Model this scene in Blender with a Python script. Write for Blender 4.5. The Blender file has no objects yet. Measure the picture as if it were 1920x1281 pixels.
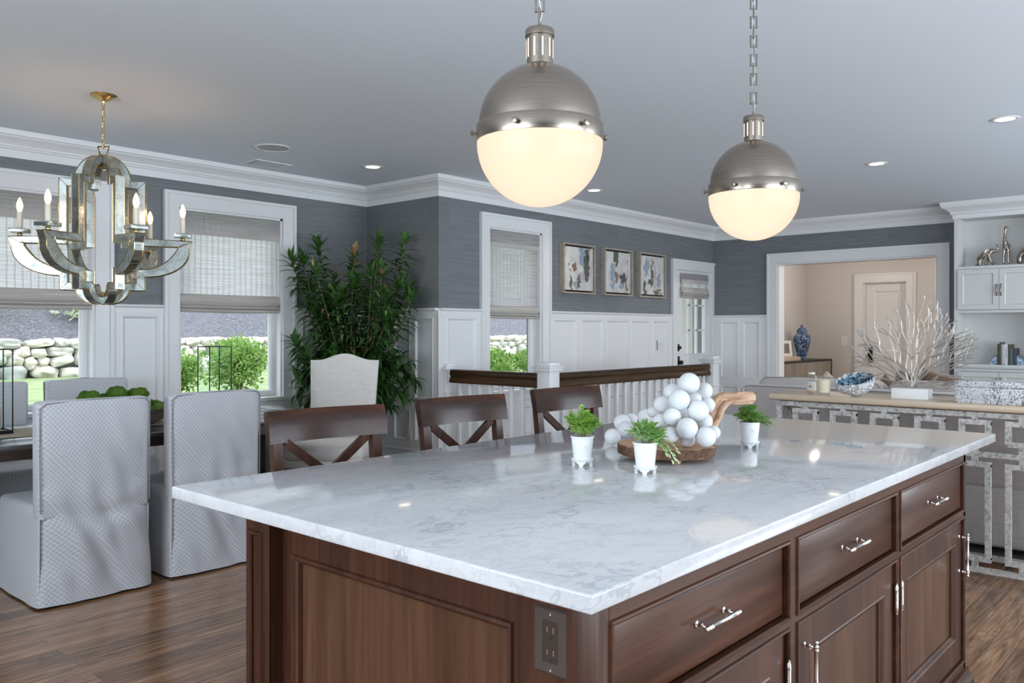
import bpy, bmesh, math, random
from mathutils import Vector, Matrix, Euler, noise
PI = math.pi
S = bpy.context.scene
COL = S.collection
# ---------------------------------------------------------------- camera
A = 0.7266; F = 1566.0; HOR = 620.0; H = 1.34
cd = bpy.data.cameras.new('camera'); cam = bpy.data.objects.new('camera', cd); COL.objects.link(cam)
cam.location = (0, 0, H); cam.rotation_euler = (PI/2, 0, A - PI/2)
cd.sensor_width = 36.0; cd.lens = F/1920*36.0; cd.shift_y = -(640.5-HOR)/1920
cd.clip_start = 0.05; cd.clip_end = 300
S.camera = cam
# ---------------------------------------------------------------- world, daylight, exposure
W = bpy.data.worlds.new('world'); S.world = W; W.use_nodes = True
bg = W.node_tree.nodes['Background']; bg.inputs[0].default_value = (0.80, 0.90, 1.0, 1); bg.inputs[1].default_value = 2.3
def lamp(name, kind, loc, power, color=(1,1,1), size=0.1, sy=None, rot=(0,0,0), spot=None, blend=.5):
    l = bpy.data.lights.new(name, kind); o = bpy.data.objects.new(name, l); COL.objects.link(o)
    o.location = loc; o.rotation_euler = rot; l.energy = power; l.color = color
    if kind == 'AREA':
        l.size = size
        if sy: l.shape = 'RECTANGLE'; l.size_y = sy
    elif kind == 'SUN': l.angle = size
    else: l.shadow_soft_size = size
    if kind == 'SPOT': l.spot_size = spot; l.spot_blend = blend
    return o
lamp('sun', 'SUN', (0,0,10), 1.7, (1,.95,.88), math.radians(8), rot=(math.radians(38), 0, math.radians(25)))
# unseen area fill lights outside the view, added to brighten the room
FILL_TINT = (0.79, 0.895, 1.0)
lamp('fill_area_back', 'AREA', (-2.35, 1.6, 1.55), 120, FILL_TINT, 1.5, 3.4, rot=(0, -PI/2-math.radians(14), 0))
lamp('fill_area_front', 'AREA', (2.2, -2.95, 1.35), 115, FILL_TINT, 3.6, 2.1, rot=(PI/2+math.radians(24), 0, 0))
lamp('fill_area_front_far', 'AREA', (7.3, -2.95, 1.45), 135, FILL_TINT, 3.4, 1.9, rot=(PI/2+math.radians(24), 0, 0))
S.view_settings.view_transform = 'Standard'; S.view_settings.look = 'None'
S.view_settings.exposure = 0.48; S.view_settings.gamma = 1.0; S.view_settings.use_curve_mapping = False
S.cycles.use_denoising = True
S.cycles.max_bounces = 10; S.cycles.diffuse_bounces = 5; S.cycles.glossy_bounces = 5
S.cycles.transmission_bounces = 8; S.cycles.transparent_max_bounces = 12
S.cycles.caustics_reflective = False; S.cycles.caustics_refractive = False
S.cycles.sample_clamp_indirect = 6.0

# ================================================================ materials
class N:
    def __init__(s, name):
        s.m = bpy.data.materials.new(name); s.m.use_nodes = True
        s.t = s.m.node_tree; s.t.nodes.clear(); s.out = s.t.nodes.new('ShaderNodeOutputMaterial')
    def n(s, ty, ins=None, **kw):
        d = s.t.nodes.new('ShaderNode'+ty)
        for k, v in kw.items(): setattr(d, k, v)
        for k, v in (ins or {}).items():
            sock = d.inputs[k]
            if isinstance(v, bpy.types.NodeSocket): s.t.links.new(v, sock)
            elif isinstance(v, (tuple, list)) and len(v) == 3 and sock.type == 'RGBA': sock.default_value = (*v, 1)
            else: sock.default_value = v
        return d
    def math(s, op, a, b=0.0, c=None):
        i = {0: a, 1: b}
        if c is not None: i[2] = c
        return s.n('Math', i, operation=op).outputs[0]
    def pos(s, kind='Object'):
        return s.n('NewGeometry').outputs['Position'] if kind == 'World' else s.n('TexCoord').outputs['Object']
    def scaled(s, v, sc, rot=(0,0,0)):
        return s.n('Mapping', {'Vector': v, 'Scale': sc, 'Rotation': rot}).outputs[0]
    def noise(s, v, scale, detail=4, rough=.5, dist=0):
        return s.n('TexNoise', {'Vector': v, 'Scale': scale, 'Detail': detail, 'Roughness': rough, 'Distortion': dist}).outputs['Fac']
    def ramp(s, f, stops, interp='LINEAR'):
        r = s.n('ValToRGB', {'Fac': f}); e = r.color_ramp; e.interpolation = interp
        while len(e.elements) < len(stops): e.elements.new(.5)
        for el, (p, c) in zip(e.elements, stops):
            el.position = p; el.color = (*c, 1) if len(c) == 3 else c
        return r.outputs[0]
    def mix(s, f, a, b, mode='MIX'):
        return s.n('MixRGB', {'Fac': f, 'Color1': a, 'Color2': b}, blend_type=mode).outputs[0]
    def bump(s, h, st=.3, d=.01):
        return s.n('Bump', {'Height': h, 'Strength': st, 'Distance': d}).outputs[0]
    def bsdf(s, **k):
        ins = {}
        for a, b in (('col','Base Color'),('rough','Roughness'),('metal','Metallic'),('normal','Normal'),('trans','Transmission Weight'),('ior','IOR'),('coat','Coat Weight'),('coatr','Coat Roughness'),('emc','Emission Color'),('ems','Emission Strength'),('sub','Subsurface Weight'),('spec','Specular IOR Level'),('sheen','Sheen Weight'),('alpha','Alpha')):
            if a in k: ins[b] = k[a]
        b = s.n('BsdfPrincipled', ins)
        if 'sub' in k: b.inputs['Subsurface Radius'].default_value = (.02, .012, .008)
        s.t.links.new(b.outputs[0], s.out.inputs[0]); return b
def simple(name, col, rough=.5, metal=0, bump=0, bscale=80, var=0, vscale=6, **k):
    s = N(name); p = s.pos(); kk = dict(rough=rough, metal=metal, **k)
    if var:
        f = s.noise(p, vscale, 3); c2 = tuple(max(0, c*(1-var)) for c in col); c1 = tuple(min(1, c*(1+var*.6)) for c in col)
        kk['col'] = s.ramp(f, [(.3, c2), (.7, c1)])
    else: kk['col'] = col
    if bump: kk['normal'] = s.bump(s.noise(p, bscale, 3), bump, .004)
    s.bsdf(**kk); return s.m
M = {}
M['trim'] = simple('white_trim_paint', (.75,.748,.745), .38, bump=.03, bscale=30)
M['ceiling'] = simple('ceiling_paint', (.77,.82,.88), .8, bump=.03, bscale=200)
M['plaster_warm'] = simple('warm_greige_paint', (.62,.59,.555), .8, bump=.03)
M['shelf_white'] = simple('bookcase_paint', (.65,.645,.625), .45, bump=.02)
M['dark_void'] = simple('dark_metal', (.012,.011,.01), .45, .6)
M['black_iron'] = simple('oil_rubbed_bronze', (.02,.017,.015), .35, .7, bump=.05)
M['brass'] = simple('aged_brass', (.66,.48,.22), .26, 1, var=.25, vscale=30)
M['nickel_bright'] = simple('polished_nickel', (.78,.76,.74), .16, 1, bump=.02)
M['white_ceramic'] = simple('white_ceramic', (.78,.79,.80), .28, bump=.04, bscale=20)
M['white_block'] = simple('white_painted_block', (.80,.80,.79), .55, bump=.05)
M['plate_white'] = simple('white_plastic', (.72,.73,.74), .35)
M['wax'] = simple('ivory_wax', (.80,.74,.60), .5, var=.06, sub=.2)
M['glass_black'] = simple('black_slot', (.005,.005,.005), .6)

def m_wall():
    s = N('grasscloth_blue_grey'); p = s.pos('World'); sx = s.n('SeparateXYZ', {0: p})
    hor = s.math('ADD', sx.outputs[0], sx.outputs[1])
    strip = s.math('FLOOR', s.math('DIVIDE', hor, .68))
    wn = s.n('TexWhiteNoise', {'W': strip}, noise_dimensions='1D').outputs['Value']
    v = s.n('CombineXYZ', {0: s.math('ADD', s.math('MULTIPLY', hor, 1.6), s.math('MULTIPLY', strip, 7.3)), 1: 0.0, 2: s.math('MULTIPLY', sx.outputs[2], 46)}).outputs[0]
    n1 = s.noise(v, 1.0, 5, .6); n2 = s.noise(v, 6.0, 3, .6)
    f = s.math('ADD', s.math('MULTIPLY', n1, .65), s.math('MULTIPLY', n2, .35))
    c = s.ramp(f, [(.30, (.125,.135,.142)), (.5, (.175,.187,.196)), (.72, (.240,.252,.260))])
    c = s.mix(s.math('MULTIPLY', wn, .30), c, (.13,.14,.148))
    s.bsdf(col=c, rough=.62, normal=s.bump(f, .22, .004)); return s.m
M['wall'] = m_wall()

def m_floor():
    s = N('oak_plank_floor'); p = s.pos('World'); sx = s.n('SeparateXYZ', {0: p})
    b = s.n('TexBrick', {'Vector': s.scaled(p, (1,1,1)), 'Color1': (.30,.30,.30), 'Color2': (.9,.9,.9), 'Mortar': (0,0,0), 'Scale': 1.0, 'Mortar Size': .0011, 'Mortar Smooth': .3, 'Bias': 0.0, 'Brick Width': 1.35, 'Row Height': .094})
    b.offset = .37; b.offset_frequency = 2
    row = s.math('FLOOR', s.math('DIVIDE', sx.outputs[1], .094))
    wn = s.n('TexWhiteNoise', {'W': row}, noise_dimensions='1D').outputs['Value']
    gv = s.n('CombineXYZ', {0: s.math('ADD', s.math('MULTIPLY', sx.outputs[0], 1.1), s.math('MULTIPLY', wn, 37)), 1: s.math('MULTIPLY', sx.outputs[1], 16), 2: wn}).outputs[0]
    g = s.noise(gv, 2.0, 6, .62, 1.1)
    rings = s.math('FRACT', s.math('MULTIPLY', s.noise(gv, .9, 2, .5, .6), 11))
    rings = s.math('SMOOTH_MIN', rings, s.math('SUBTRACT', 1.0, rings), .2)
    g2 = s.noise(s.n('CombineXYZ', {0: s.math('MULTIPLY', sx.outputs[0], 3.0), 1: s.math('MULTIPLY', sx.outputs[1], 130), 2: wn}).outputs[0], 1.0, 3, .6)
    c = s.ramp(g, [(.36, (.180,.092,.046)), (.50, (.310,.170,.090)), (.64, (.430,.260,.152))])
    c = s.mix(s.math('MULTIPLY', s.math('SUBTRACT', 1.0, s.ramp(rings, [(.0, (0,0,0)), (.32, (1,1,1))])), .40), c, (.060,.028,.015))
    c = s.mix(s.math('MULTIPLY', s.ramp(g2, [(.42, (1,1,1)), (.55, (0,0,0))]), .14), c, (.055,.026,.014))
    tone = s.ramp(b.outputs[0], [(.3, (.62,.60,.60)), (.9, (1.25,1.20,1.15))])
    c = s.mix(1.0, c, tone, 'MULTIPLY')
    c = s.mix(s.math('MULTIPLY', b.outputs['Fac'], .85), c, (.012,.007,.005))
    rough = s.math('ADD', s.math('MULTIPLY', g, .14), .12)
    bm_ = s.math('SUBTRACT', s.math('MULTIPLY', g, .25), b.outputs['Fac'])
    s.bsdf(col=c, rough=rough, normal=s.bump(bm_, .14, .002), coat=.25, coatr=.10); return s.m
M['floor'] = m_floor()

def m_marble():
    s = N('white_carrara_marble'); p = s.pos('World')
    v = s.scaled(p, (1.0, 1.7, 1.7), (0, 0, .5))
    w = s.n('TexNoise', {'Vector': v, 'Scale': 1.6, 'Detail': 5.0, 'Roughness': .6}).outputs['Color']
    vv = s.n('VectorMath', {0: v, 1: s.n('VectorMath', {0: w, 1: (.9,.9,.9)}, operation='MULTIPLY').outputs[0]}, operation='ADD').outputs[0]
    def vein(scale, width, det=4):
        n = s.noise(vv, scale, det, .62)
        d = s.math('ABSOLUTE', s.math('SUBTRACT', n, .5))
        return s.ramp(s.math('DIVIDE', d, width), [(0, (1,1,1)), (1, (0,0,0))], 'EASE')
    v1 = vein(1.9, .022); v2 = vein(4.4, .03, 6); v3 = vein(11, .06, 6)
    fog = s.noise(v, 2.2, 6, .62)
    cloud = s.ramp(s.noise(v, 6.5, 5, .65), [(.35, (.0,.0,.0)), (.75, (1,1,1))])
    c = s.ramp(fog, [(.32, (.50,.50,.508)), (.55, (.575,.572,.576)), (.7, (.645,.637,.635))])
    c = s.mix(s.math('MULTIPLY', cloud, .35), c, (.60,.61,.63))
    mask = s.ramp(s.noise(v, 1.3, 2), [(.35, (.1,.1,.1)), (.62, (1,1,1))])
    c = s.mix(s.math('MULTIPLY', s.math('MULTIPLY', v1, mask), .55), c, (.27,.29,.33))
    c = s.mix(s.math('MULTIPLY', v2, .24), c, (.33,.35,.39))
    c = s.mix(s.math('MULTIPLY', s.math('MULTIPLY', v3, mask), .12), c, (.38,.40,.43))
    s.bsdf(col=c, rough=.08, coat=.15, coatr=.03); return s.m
M['marble'] = m_marble()

def m_wood(name, dark, mid, light, axis='z', rough=.36, scale=1.0, coat=.05, bump=.06, spec=.28):
    s = N(name); p = s.pos()
    k = {'z': (22,22,1.1), 'x': (1.1,22,22), 'y': (22,1.1,22)}[axis]
    v = s.scaled(p, tuple(a*scale for a in k))
    n1 = s.noise(v, 1.0, 5, .6, .8); n2 = s.noise(v, 6.0, 3, .6)
    broad = s.noise(s.scaled(p, tuple(a*.22*scale for a in k)), 1.0, 2)
    f = s.math('ADD', s.math('ADD', s.math('MULTIPLY', n1, .5), s.math('MULTIPLY', n2, .2)), s.math('MULTIPLY', broad, .3))
    c = s.ramp(f, [(.33, dark), (.5, mid), (.68, light)])
    s.bsdf(col=c, rough=rough, normal=s.bump(n2, bump, .002), coat=coat, coatr=.15, spec=spec); return s.m
D_, M_, L_ = (.021,.0075,.004), (.050,.018,.0095), (.105,.040,.019)
M['mahog_v'] = m_wood('mahogany_upright_grain', D_, M_, L_, 'z')
M['mahog_h'] = m_wood('mahogany_level_grain', D_, M_, L_, 'x')
M['mahog_panel'] = m_wood('mahogany_panel_veneer', (.042,.018,.010), (.080,.036,.019), (.135,.068,.038), 'z', .32, .7)
M['stool_wood'] = m_wood('espresso_stool_wood', (.012,.004,.003), (.045,.015,.008), (.150,.048,.018), 'x', .27, .55, .10)
M['rail_wood'] = m_wood('dark_walnut_handrail', (.020,.010,.005), (.052,.026,.012), (.10,.055,.024), 'x', .25)
M['table_wood'] = m_wood('black_stained_table_wood', (.022,.020,.020), (.055,.052,.052), (.10,.095,.095), 'x', .28, .8)
M['bowl_wood'] = m_wood('weathered_dough_bowl_wood', (.07,.055,.045), (.15,.125,.105), (.24,.205,.175), 'x', .75, 1.0, 0)
M['drift'] = m_wood('driftwood', (.30,.18,.11), (.55,.35,.23), (.72,.50,.36), 'x', .7, 1.6, 0, .5)
M['slab_top'] = m_wood('cut_wood_face', (.28,.15,.08), (.45,.27,.16), (.58,.37,.24), 'x', .6, .8, 0)
M['bark'] = simple('tree_bark', (.13,.065,.038), .9, var=.5, vscale=60, bump=1.0, bscale=90)
M['console_top'] = m_wood('pale_wood_console_top', (.50,.39,.27), (.60,.48,.35), (.68,.56,.42), 'y', .35, .3, .2)
M['cabinet_veneer'] = m_wood('grey_oak_veneer', (.20,.17,.14), (.30,.26,.215), (.40,.355,.30), 'z', .6, .8, 0)
M['dark_frame_wood'] = m_wood('dark_espresso_frame', (.02,.013,.01), (.035,.025,.02), (.055,.04,.03), 'x', .4)
M['runner'] = simple('linen_table_runner', (.42,.35,.26), .9, var=.15, vscale=120, bump=.3, bscale=400)
def m_moss(name, a, b, c_):
    s = N(name); p = s.pos(); n = s.noise(p, 55, 5, .75); w = s.noise(p, 9, 2)
    c = s.mix(.5, s.ramp(n, [(.35, a), (.5, b), (.66, c_)]), s.ramp(w, [(.35, a), (.65, c_)]))
    s.bsdf(col=c, rough=1.0, spec=.1, normal=s.bump(n, 1.0, .02)); return s.m
M['moss'] = m_moss('green_moss', (.035,.10,.010), (.085,.20,.022), (.17,.30,.05))
M['moss_light'] = m_moss('pale_green_moss', (.06,.13,.02), (.14,.24,.045), (.24,.35,.09))
def m_nickel():
    s = N('brushed_nickel'); p = s.pos()
    n = s.noise(s.scaled(p, (2,2,180)), 3.0, 3)
    s.bsdf(col=s.ramp(n, [(.3, (.31,.265,.22)), (.7, (.375,.325,.275))]), metal=1.0, rough=s.math('ADD', s.math('MULTIPLY', n, .12), .24)); return s.m
M['nickel'] = m_nickel()
def m_mirror():
    s = N('antiqued_mirror'); p = s.pos()
    n = s.noise(p, 14, 5, .65); f = s.ramp(n, [(.38, (.30,.32,.30)), (.56, (.54,.58,.56))])
    s.bsdf(col=f, metal=1.0, rough=s.ramp(n, [(.38, (.42,.42,.42)), (.58, (.24,.24,.24))])); return s.m
M['mirror'] = m_mirror()

def m_lattice(name, base, line, pitch, top=False, rough=.85):
    s = N(name); p = s.pos(); sx = s.n('SeparateXYZ', {0: p})
    if top: u, v = sx.outputs[0], sx.outputs[1]
    else: u, v = s.math('ADD', sx.outputs[0], sx.outputs[1]), sx.outputs[2]
    def ln(a):
        t = s.math('PINGPONG', s.math('DIVIDE', a, pitch), .5)
        return s.math('LESS_THAN', t, .085)
    vv = s.math('MULTIPLY', v, .8)
    l = s.math('MAXIMUM', ln(s.math('ADD', u, vv)), ln(s.math('SUBTRACT', u, vv)))
    n = s.noise(p, 260, 2)
    c = s.mix(l, s.mix(s.math('MULTIPLY', n, .25), base, tuple(c*.8 for c in base)), line)
    s.bsdf(col=c, rough=rough, normal=s.bump(s.math('ADD', s.math('MULTIPLY', l, .4), s.math('MULTIPLY', n, .6)), .25, .002), sheen=.2); return s.m
M['lattice'] = m_lattice('grey_lattice_slipcover', (.47,.475,.50), (.66,.665,.69), .020)
M['lattice_top'] = m_lattice('grey_lattice_seat', (.47,.475,.50), (.66,.665,.69), .020, True)
def m_linen(name, c, sc=1.0, v=.10):
    s = N(name); p = s.pos()
    a = s.noise(s.scaled(p, (300*sc,300*sc,18*sc)), 1, 2); b = s.noise(s.scaled(p, (18*sc,18*sc,300*sc)), 1, 2)
    f = s.math('MULTIPLY', s.math('ADD', a, b), .5)
    s.bsdf(col=s.ramp(f, [(.35, tuple(x*(1-v*1.6) for x in c)), (.65, tuple(min(1,x*(1+v)) for x in c))]), rough=.88, normal=s.bump(f, .3, .002), sheen=.25); return s.m
M['linen'] = m_linen('oatmeal_linen', (.74,.70,.655))
M['sofa'] = m_linen('grey_sofa_fabric', (.50,.455,.435), .6)
M['welt'] = simple('dark_grey_welt', (.27,.245,.235), .85)
M['pillow_tan'] = m_linen('tan_pillow_fabric', (.50,.40,.32), .6)
M['pillow_brown'] = m_linen('brown_velvet', (.16,.095,.06), .6)
M['pillow_grey'] = m_linen('charcoal_pillow_fabric', (.13,.12,.13), .6)

def m_shade():
    s = N('woven_wood_shade'); p = s.pos('World'); sx = s.n('SeparateXYZ', {0: p})
    hor = s.math('ADD', sx.outputs[0], sx.outputs[1])
    slat = s.noise(s.n('CombineXYZ', {0: s.math('MULTIPLY', hor, 2.5), 1: 0.0, 2: s.math('MULTIPLY', sx.outputs[2], 150)}).outputs[0], 1.0, 4, .65)
    th = s.math('PINGPONG', s.math('DIVIDE', s.math('ADD', hor, s.math('MULTIPLY', s.noise(s.scaled(p, (1,1,3)), 3, 1), .01)), .052), .5)
    thread = s.math('LESS_THAN', th, .05)
    c = s.ramp(slat, [(.3, (.60,.58,.59)), (.55, (.80,.775,.79)), (.75, (.90,.88,.90))])
    c = s.mix(s.math('MULTIPLY', thread, .5), c, (.42,.39,.34))
    d = s.n('BsdfDiffuse', {'Color': c}); t = s.n('BsdfTranslucent', {'Color': c}); tr = s.n('BsdfTransparent', {'Color': (1,1,1)})
    m1 = s.n('MixShader', {0: .72, 1: d.outputs[0], 2: t.outputs[0]})
    hole = s.ramp(slat, [(.30, (.38,.38,.38)), (.55, (.16,.16,.16)), (.75, (.05,.05,.05))])
    m2 = s.n('MixShader', {0: s.math('MULTIPLY', hole, s.math('SUBTRACT', 1.0, thread)), 1: m1.outputs[0], 2: tr.outputs[0]})
    s.t.links.new(m2.outputs[0], s.out.inputs[0]); return s.m
M['shade'] = m_shade()
def m_shade_thick():
    s = N('folded_woven_shade'); p = s.pos('World'); sx = s.n('SeparateXYZ', {0: p})
    hor = s.math('ADD', sx.outputs[0], sx.outputs[1])
    slat = s.noise(s.n('CombineXYZ', {0: s.math('MULTIPLY', hor, 2.5), 1: 0.0, 2: s.math('MULTIPLY', sx.outputs[2], 150)}).outputs[0], 1.0, 4, .65)
    th = s.math('LESS_THAN', s.math('PINGPONG', s.math('DIVIDE', hor, .030), .5), .12)
    c = s.ramp(slat, [(.3, (.48,.44,.40)), (.6, (.66,.63,.59)), (.75, (.74,.72,.68))])
    c = s.mix(s.math('MULTIPLY', th, .3), c, (.72,.69,.64))
    d = s.n('BsdfDiffuse', {'Color': c}); t = s.n('BsdfTranslucent', {'Color': c})
    m1 = s.n('MixShader', {0: .22, 1: d.outputs[0], 2: t.outputs[0]})
    s.t.links.new(m1.outputs[0], s.out.inputs[0]); return s.m
M['shade_fold'] = m_shade_thick()

def m_glass(name='window_glass', tint=(1,1,1), refl=1.0):
    s = N(name); lw = s.n('LayerWeight', {'Blend': .5}).outputs['Facing']; g = s.n('BsdfGlossy', {'Roughness': 0.0, 'Color': (1,1,1)}); t = s.n('BsdfTransparent', {'Color': tint})
    m = s.n('MixShader', {0: s.math('MULTIPLY', s.math('ADD', .003, s.math('MULTIPLY', s.math('POWER', lw, 5.0), .8)), refl), 1: t.outputs[0], 2: g.outputs[0]})
    s.t.links.new(m.outputs[0], s.out.inputs[0]); return s.m
M['glass'] = m_glass(refl=.35); M['lantern_glass'] = m_glass('lantern_glass', (.93,.97,.96), .8)
M['jar_glass'] = m_glass('jar_glass', (.98,.975,.96), 2.0)
def m_emit(name, col, st, edge=None):
    s = N(name)
    if edge:
        lw = s.math('POWER', s.n('LayerWeight', {'Blend': .5}).outputs['Facing'], 1.5)
        c = s.mix(lw, col, edge)
        e = s.n('Emission', {'Color': c, 'Strength': st})
        g = s.n('BsdfGlossy', {'Roughness': .35, 'Color': (.015,.015,.015)}); a = s.n('AddShader', {0: e.outputs[0], 1: g.outputs[0]})
        s.t.links.new(a.outputs[0], s.out.inputs[0])
    else:
        e = s.n('Emission', {'Color': col, 'Strength': st}); s.t.links.new(e.outputs[0], s.out.inputs[0])
    return s.m
M['globe'] = m_emit('lit_opal_glass', (.82,.69,.515), 1.0, (.76,.565,.43))
M['downlight'] = m_emit('lit_downlight_lens', (1.0,.82,.60), 6.0)
M['bulb'] = m_emit('lit_candle_bulb', (1.0,.60,.30), 3.2)

def m_leaf(name, c1, c2, rough=.4, trl=.25):
    s = N(name); p = s.pos(); n = s.noise(p, 9, 3)
    c = s.ramp(n, [(.35, c1), (.65, c2)])
    b = s.n('BsdfPrincipled', {'Base Color': c, 'Roughness': rough}); t = s.n('BsdfTranslucent', {'Color': c})
    m = s.n('MixShader', {0: trl, 1: b.outputs[0], 2: t.outputs[0]}); s.t.links.new(m.outputs[0], s.out.inputs[0]); return s.m
M['leaf_dark'] = m_leaf('glossy_dark_leaf', (.022,.070,.014), (.075,.190,.040), .34)
M['leaf_tan'] = m_leaf('yellowing_leaf', (.20,.14,.06), (.34,.25,.13), .5)
M['cane'] = simple('plant_cane', (.16,.15,.07), .6, var=.3)
M['fern1'] = m_leaf('bright_fern_leaf', (.26,.48,.07), (.50,.70,.20), .5)
M['fern2'] = m_leaf('variegated_fern_leaf', (.24,.46,.10), (.66,.76,.50), .5)
M['fern3'] = m_leaf('deep_green_herb_leaf', (.15,.33,.06), (.34,.54,.13), .5)
M['box_leaf'] = m_leaf('boxwood_leaf', (.12,.24,.05), (.34,.50,.14), .6, .35)
M['pale_leaf'] = m_leaf('pale_shrub_leaf', (.42,.50,.34), (.66,.68,.52), .6, .3)
M['yellow_leaf'] = m_leaf('yellow_shrub_leaf', (.62,.46,.05), (.82,.68,.16), .6, .3)
M['tree_leaf'] = m_leaf('tree_leaf', (.22,.28,.18), (.42,.48,.36), .6, .3)
M['soil'] = simple('potting_soil', (.03,.022,.016), .95, bump=1)
M['basket'] = simple('woven_basket', (.24,.17,.10), .8, var=.4, vscale=60, bump=.8, bscale=60)
def m_lawn():
    s = N('lawn_grass'); p = s.pos('World'); n = s.noise(p, 3, 8, .7)
    s.bsdf(col=s.ramp(n, [(.35, (.17,.24,.09)), (.65, (.32,.39,.20))]), rough=.9, normal=s.bump(s.noise(p, 60, 3), .8, .03)); return s.m
M['lawn'] = m_lawn()
def m_mulch():
    s = N('bark_mulch'); p = s.pos('World'); n = s.noise(p, 14, 8, .8); w = s.noise(p, 40, 2)
    c = s.ramp(n, [(.36, (.055,.055,.065)), (.55, (.155,.155,.18)), (.68, (.36,.35,.38))])
    c = s.mix(s.math('GREATER_THAN', w, .70), c, (.62,.56,.50))
    s.bsdf(col=c, rough=.95, normal=s.bump(n, 1, .05)); return s.m
M['mulch'] = m_mulch()
def m_stone():
    s = N('fieldstone'); a = s.n('Attribute', attribute_name='tone').outputs['Fac']; p = s.pos('World')
    c = s.ramp(a, [(0, (.42,.44,.46)), (.25, (.62,.58,.50)), (.5, (.74,.71,.64)), (.75, (.52,.50,.47)), (1, (.80,.78,.74))])
    n = s.noise(p, 7, 6, .7)
    c = s.mix(.55, c, s.ramp(n, [(.3, (.55,.53,.50)), (.7, (1,1,1))]), 'MULTIPLY')
    s.bsdf(col=c, rough=.9, normal=s.bump(n, .6, .03)); return s.m
M['stone'] = m_stone()
M['gap'] = simple('wall_core_rubble', (.22,.21,.19), .95, var=.4, vscale=14)

def m_art(seed, spots):
    s = N('abstract_canvas_paint'); p = s.pos(); sx = s.n('SeparateXYZ', {0: p})
    v = s.n('CombineXYZ', {0: s.math('ADD', s.math('MULTIPLY', sx.outputs[0], 1.6), float(seed)), 1: 0.0, 2: sx.outputs[2]}).outputs[0]
    c = s.ramp(s.noise(v, 5, 4, .6, 1), [(.3, (.50,.45,.46)), (.5, (.62,.60,.56)), (.7, (.70,.69,.66))])
    for i, (x, z, w, h, col) in enumerate(spots):
        nx = s.n('TexNoise', {'Vector': v, 'Scale': 16.0, 'Detail': 3.0}).outputs['Color']
        sp = s.n('SeparateXYZ', {0: nx})
        dx = s.math('DIVIDE', s.math('ADD', s.math('SUBTRACT', sx.outputs[0], x), s.math('MULTIPLY', s.math('SUBTRACT', sp.outputs[0], .5), .16)), w)
        dz = s.math('DIVIDE', s.math('ADD', s.math('SUBTRACT', sx.outputs[2], z), s.math('MULTIPLY', s.math('SUBTRACT', sp.outputs[1], .5), .22)), h)
        r = s.math('ADD', s.math('POWER', s.math('ABSOLUTE', dx), 2.0), s.math('POWER', s.math('ABSOLUTE', dz), 2.0))
        c = s.mix(s.math('MULTIPLY', s.math('LESS_THAN', r, 1.0), .88), c, col)
    s.bsdf(col=c, rough=.6, normal=s.bump(s.noise(v, 30, 3), .3, .003)); return s.m
OL, DB, BL, RU, LV = (.05,.055,.02), (.03,.03,.035), (.25,.32,.40), (.20,.085,.03), (.45,.40,.46)
M['art1'] = m_art(1, [(.05,.13,.05,.10,BL),(.13,.05,.05,.17,OL),(.17,.16,.02,.07,DB),(-.08,.02,.035,.05,RU),(-.01,-.12,.03,.08,OL),(-.15,-.17,.02,.08,OL),(-.07,-.17,.05,.05,BL),(.05,-.08,.05,.04,LV),(-.18,.03,.02,.03,DB)])
M['art2'] = m_art(2, [(-.05,.17,.05,.09,OL),(-.12,0,.045,.10,BL),(-.11,-.12,.04,.07,BL),(-.04,-.05,.035,.06,RU),(.10,-.06,.07,.06,DB),(.14,-.11,.03,.06,RU),(.06,-.16,.05,.05,BL),(.18,-.2,.02,.03,OL),(.17,.12,.015,.03,DB)])
M['art3'] = m_art(3, [(-.14,.10,.06,.10,BL),(-.02,.13,.02,.06,RU),(-.02,-.01,.03,.13,OL),(-.08,-.08,.04,.03,OL),(.05,.0,.02,.15,LV),(-.18,-.17,.03,.09,OL),(.10,-.2,.09,.035,OL),(.14,-.05,.05,.08,BL)])

def m_ginger():
    s = N('blue_and_white_porcelain'); p = s.pos()
    n = s.noise(p, 15, 6, .65, 1.2); m = s.noise(p, 34, 4, .6)
    f = s.math('ADD', s.math('MULTIPLY', n, .7), s.math('MULTIPLY', m, .3))
    s.bsdf(col=s.ramp(f, [(.42, (.015,.035,.09)), (.50, (.05,.10,.20)), (.56, (.18,.26,.38)), (.66, (.46,.52,.60))]), rough=.12, coat=.4); return s.m
M['ginger'] = m_ginger()
def m_agate():
    s = N('blue_agate'); p = s.pos(); n = s.noise(p, 22, 5, .6, 1.5)
    s.bsdf(col=s.ramp(n, [(.35, (.05,.12,.25)), (.5, (.35,.46,.60)), (.6, (.80,.84,.88))]), rough=.2); return s.m
M['agate'] = m_agate()
M['agate_rind'] = simple('grey_agate_rind', (.20,.22,.25), .4, var=.4, vscale=40)
def m_geo(name, c1, c2, c3, rough):
    s = N(name); p = s.pos(); v = s.n('TexVoronoi', {'Vector': p, 'Scale': 75.0}); n = s.noise(p, 20, 3)
    f = s.math('ADD', s.math('MULTIPLY', s.n('SeparateXYZ', {0: v.outputs['Color']}).outputs[0], .5), s.math('MULTIPLY', n, .5))
    s.bsdf(col=s.ramp(f, [(.3, c1), (.5, c2), (.7, c3)]), rough=rough, normal=s.bump(v.outputs['Distance'], 1, .01)); return s.m
M['geode_blue'] = m_geo('celestite_crystals', (.02,.055,.09), (.10,.20,.28), (.42,.52,.58), .12)
M['geode_rind'] = m_geo('white_quartz_rind', (.42,.42,.42), (.66,.66,.67), (.82,.82,.83), .5)
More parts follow.
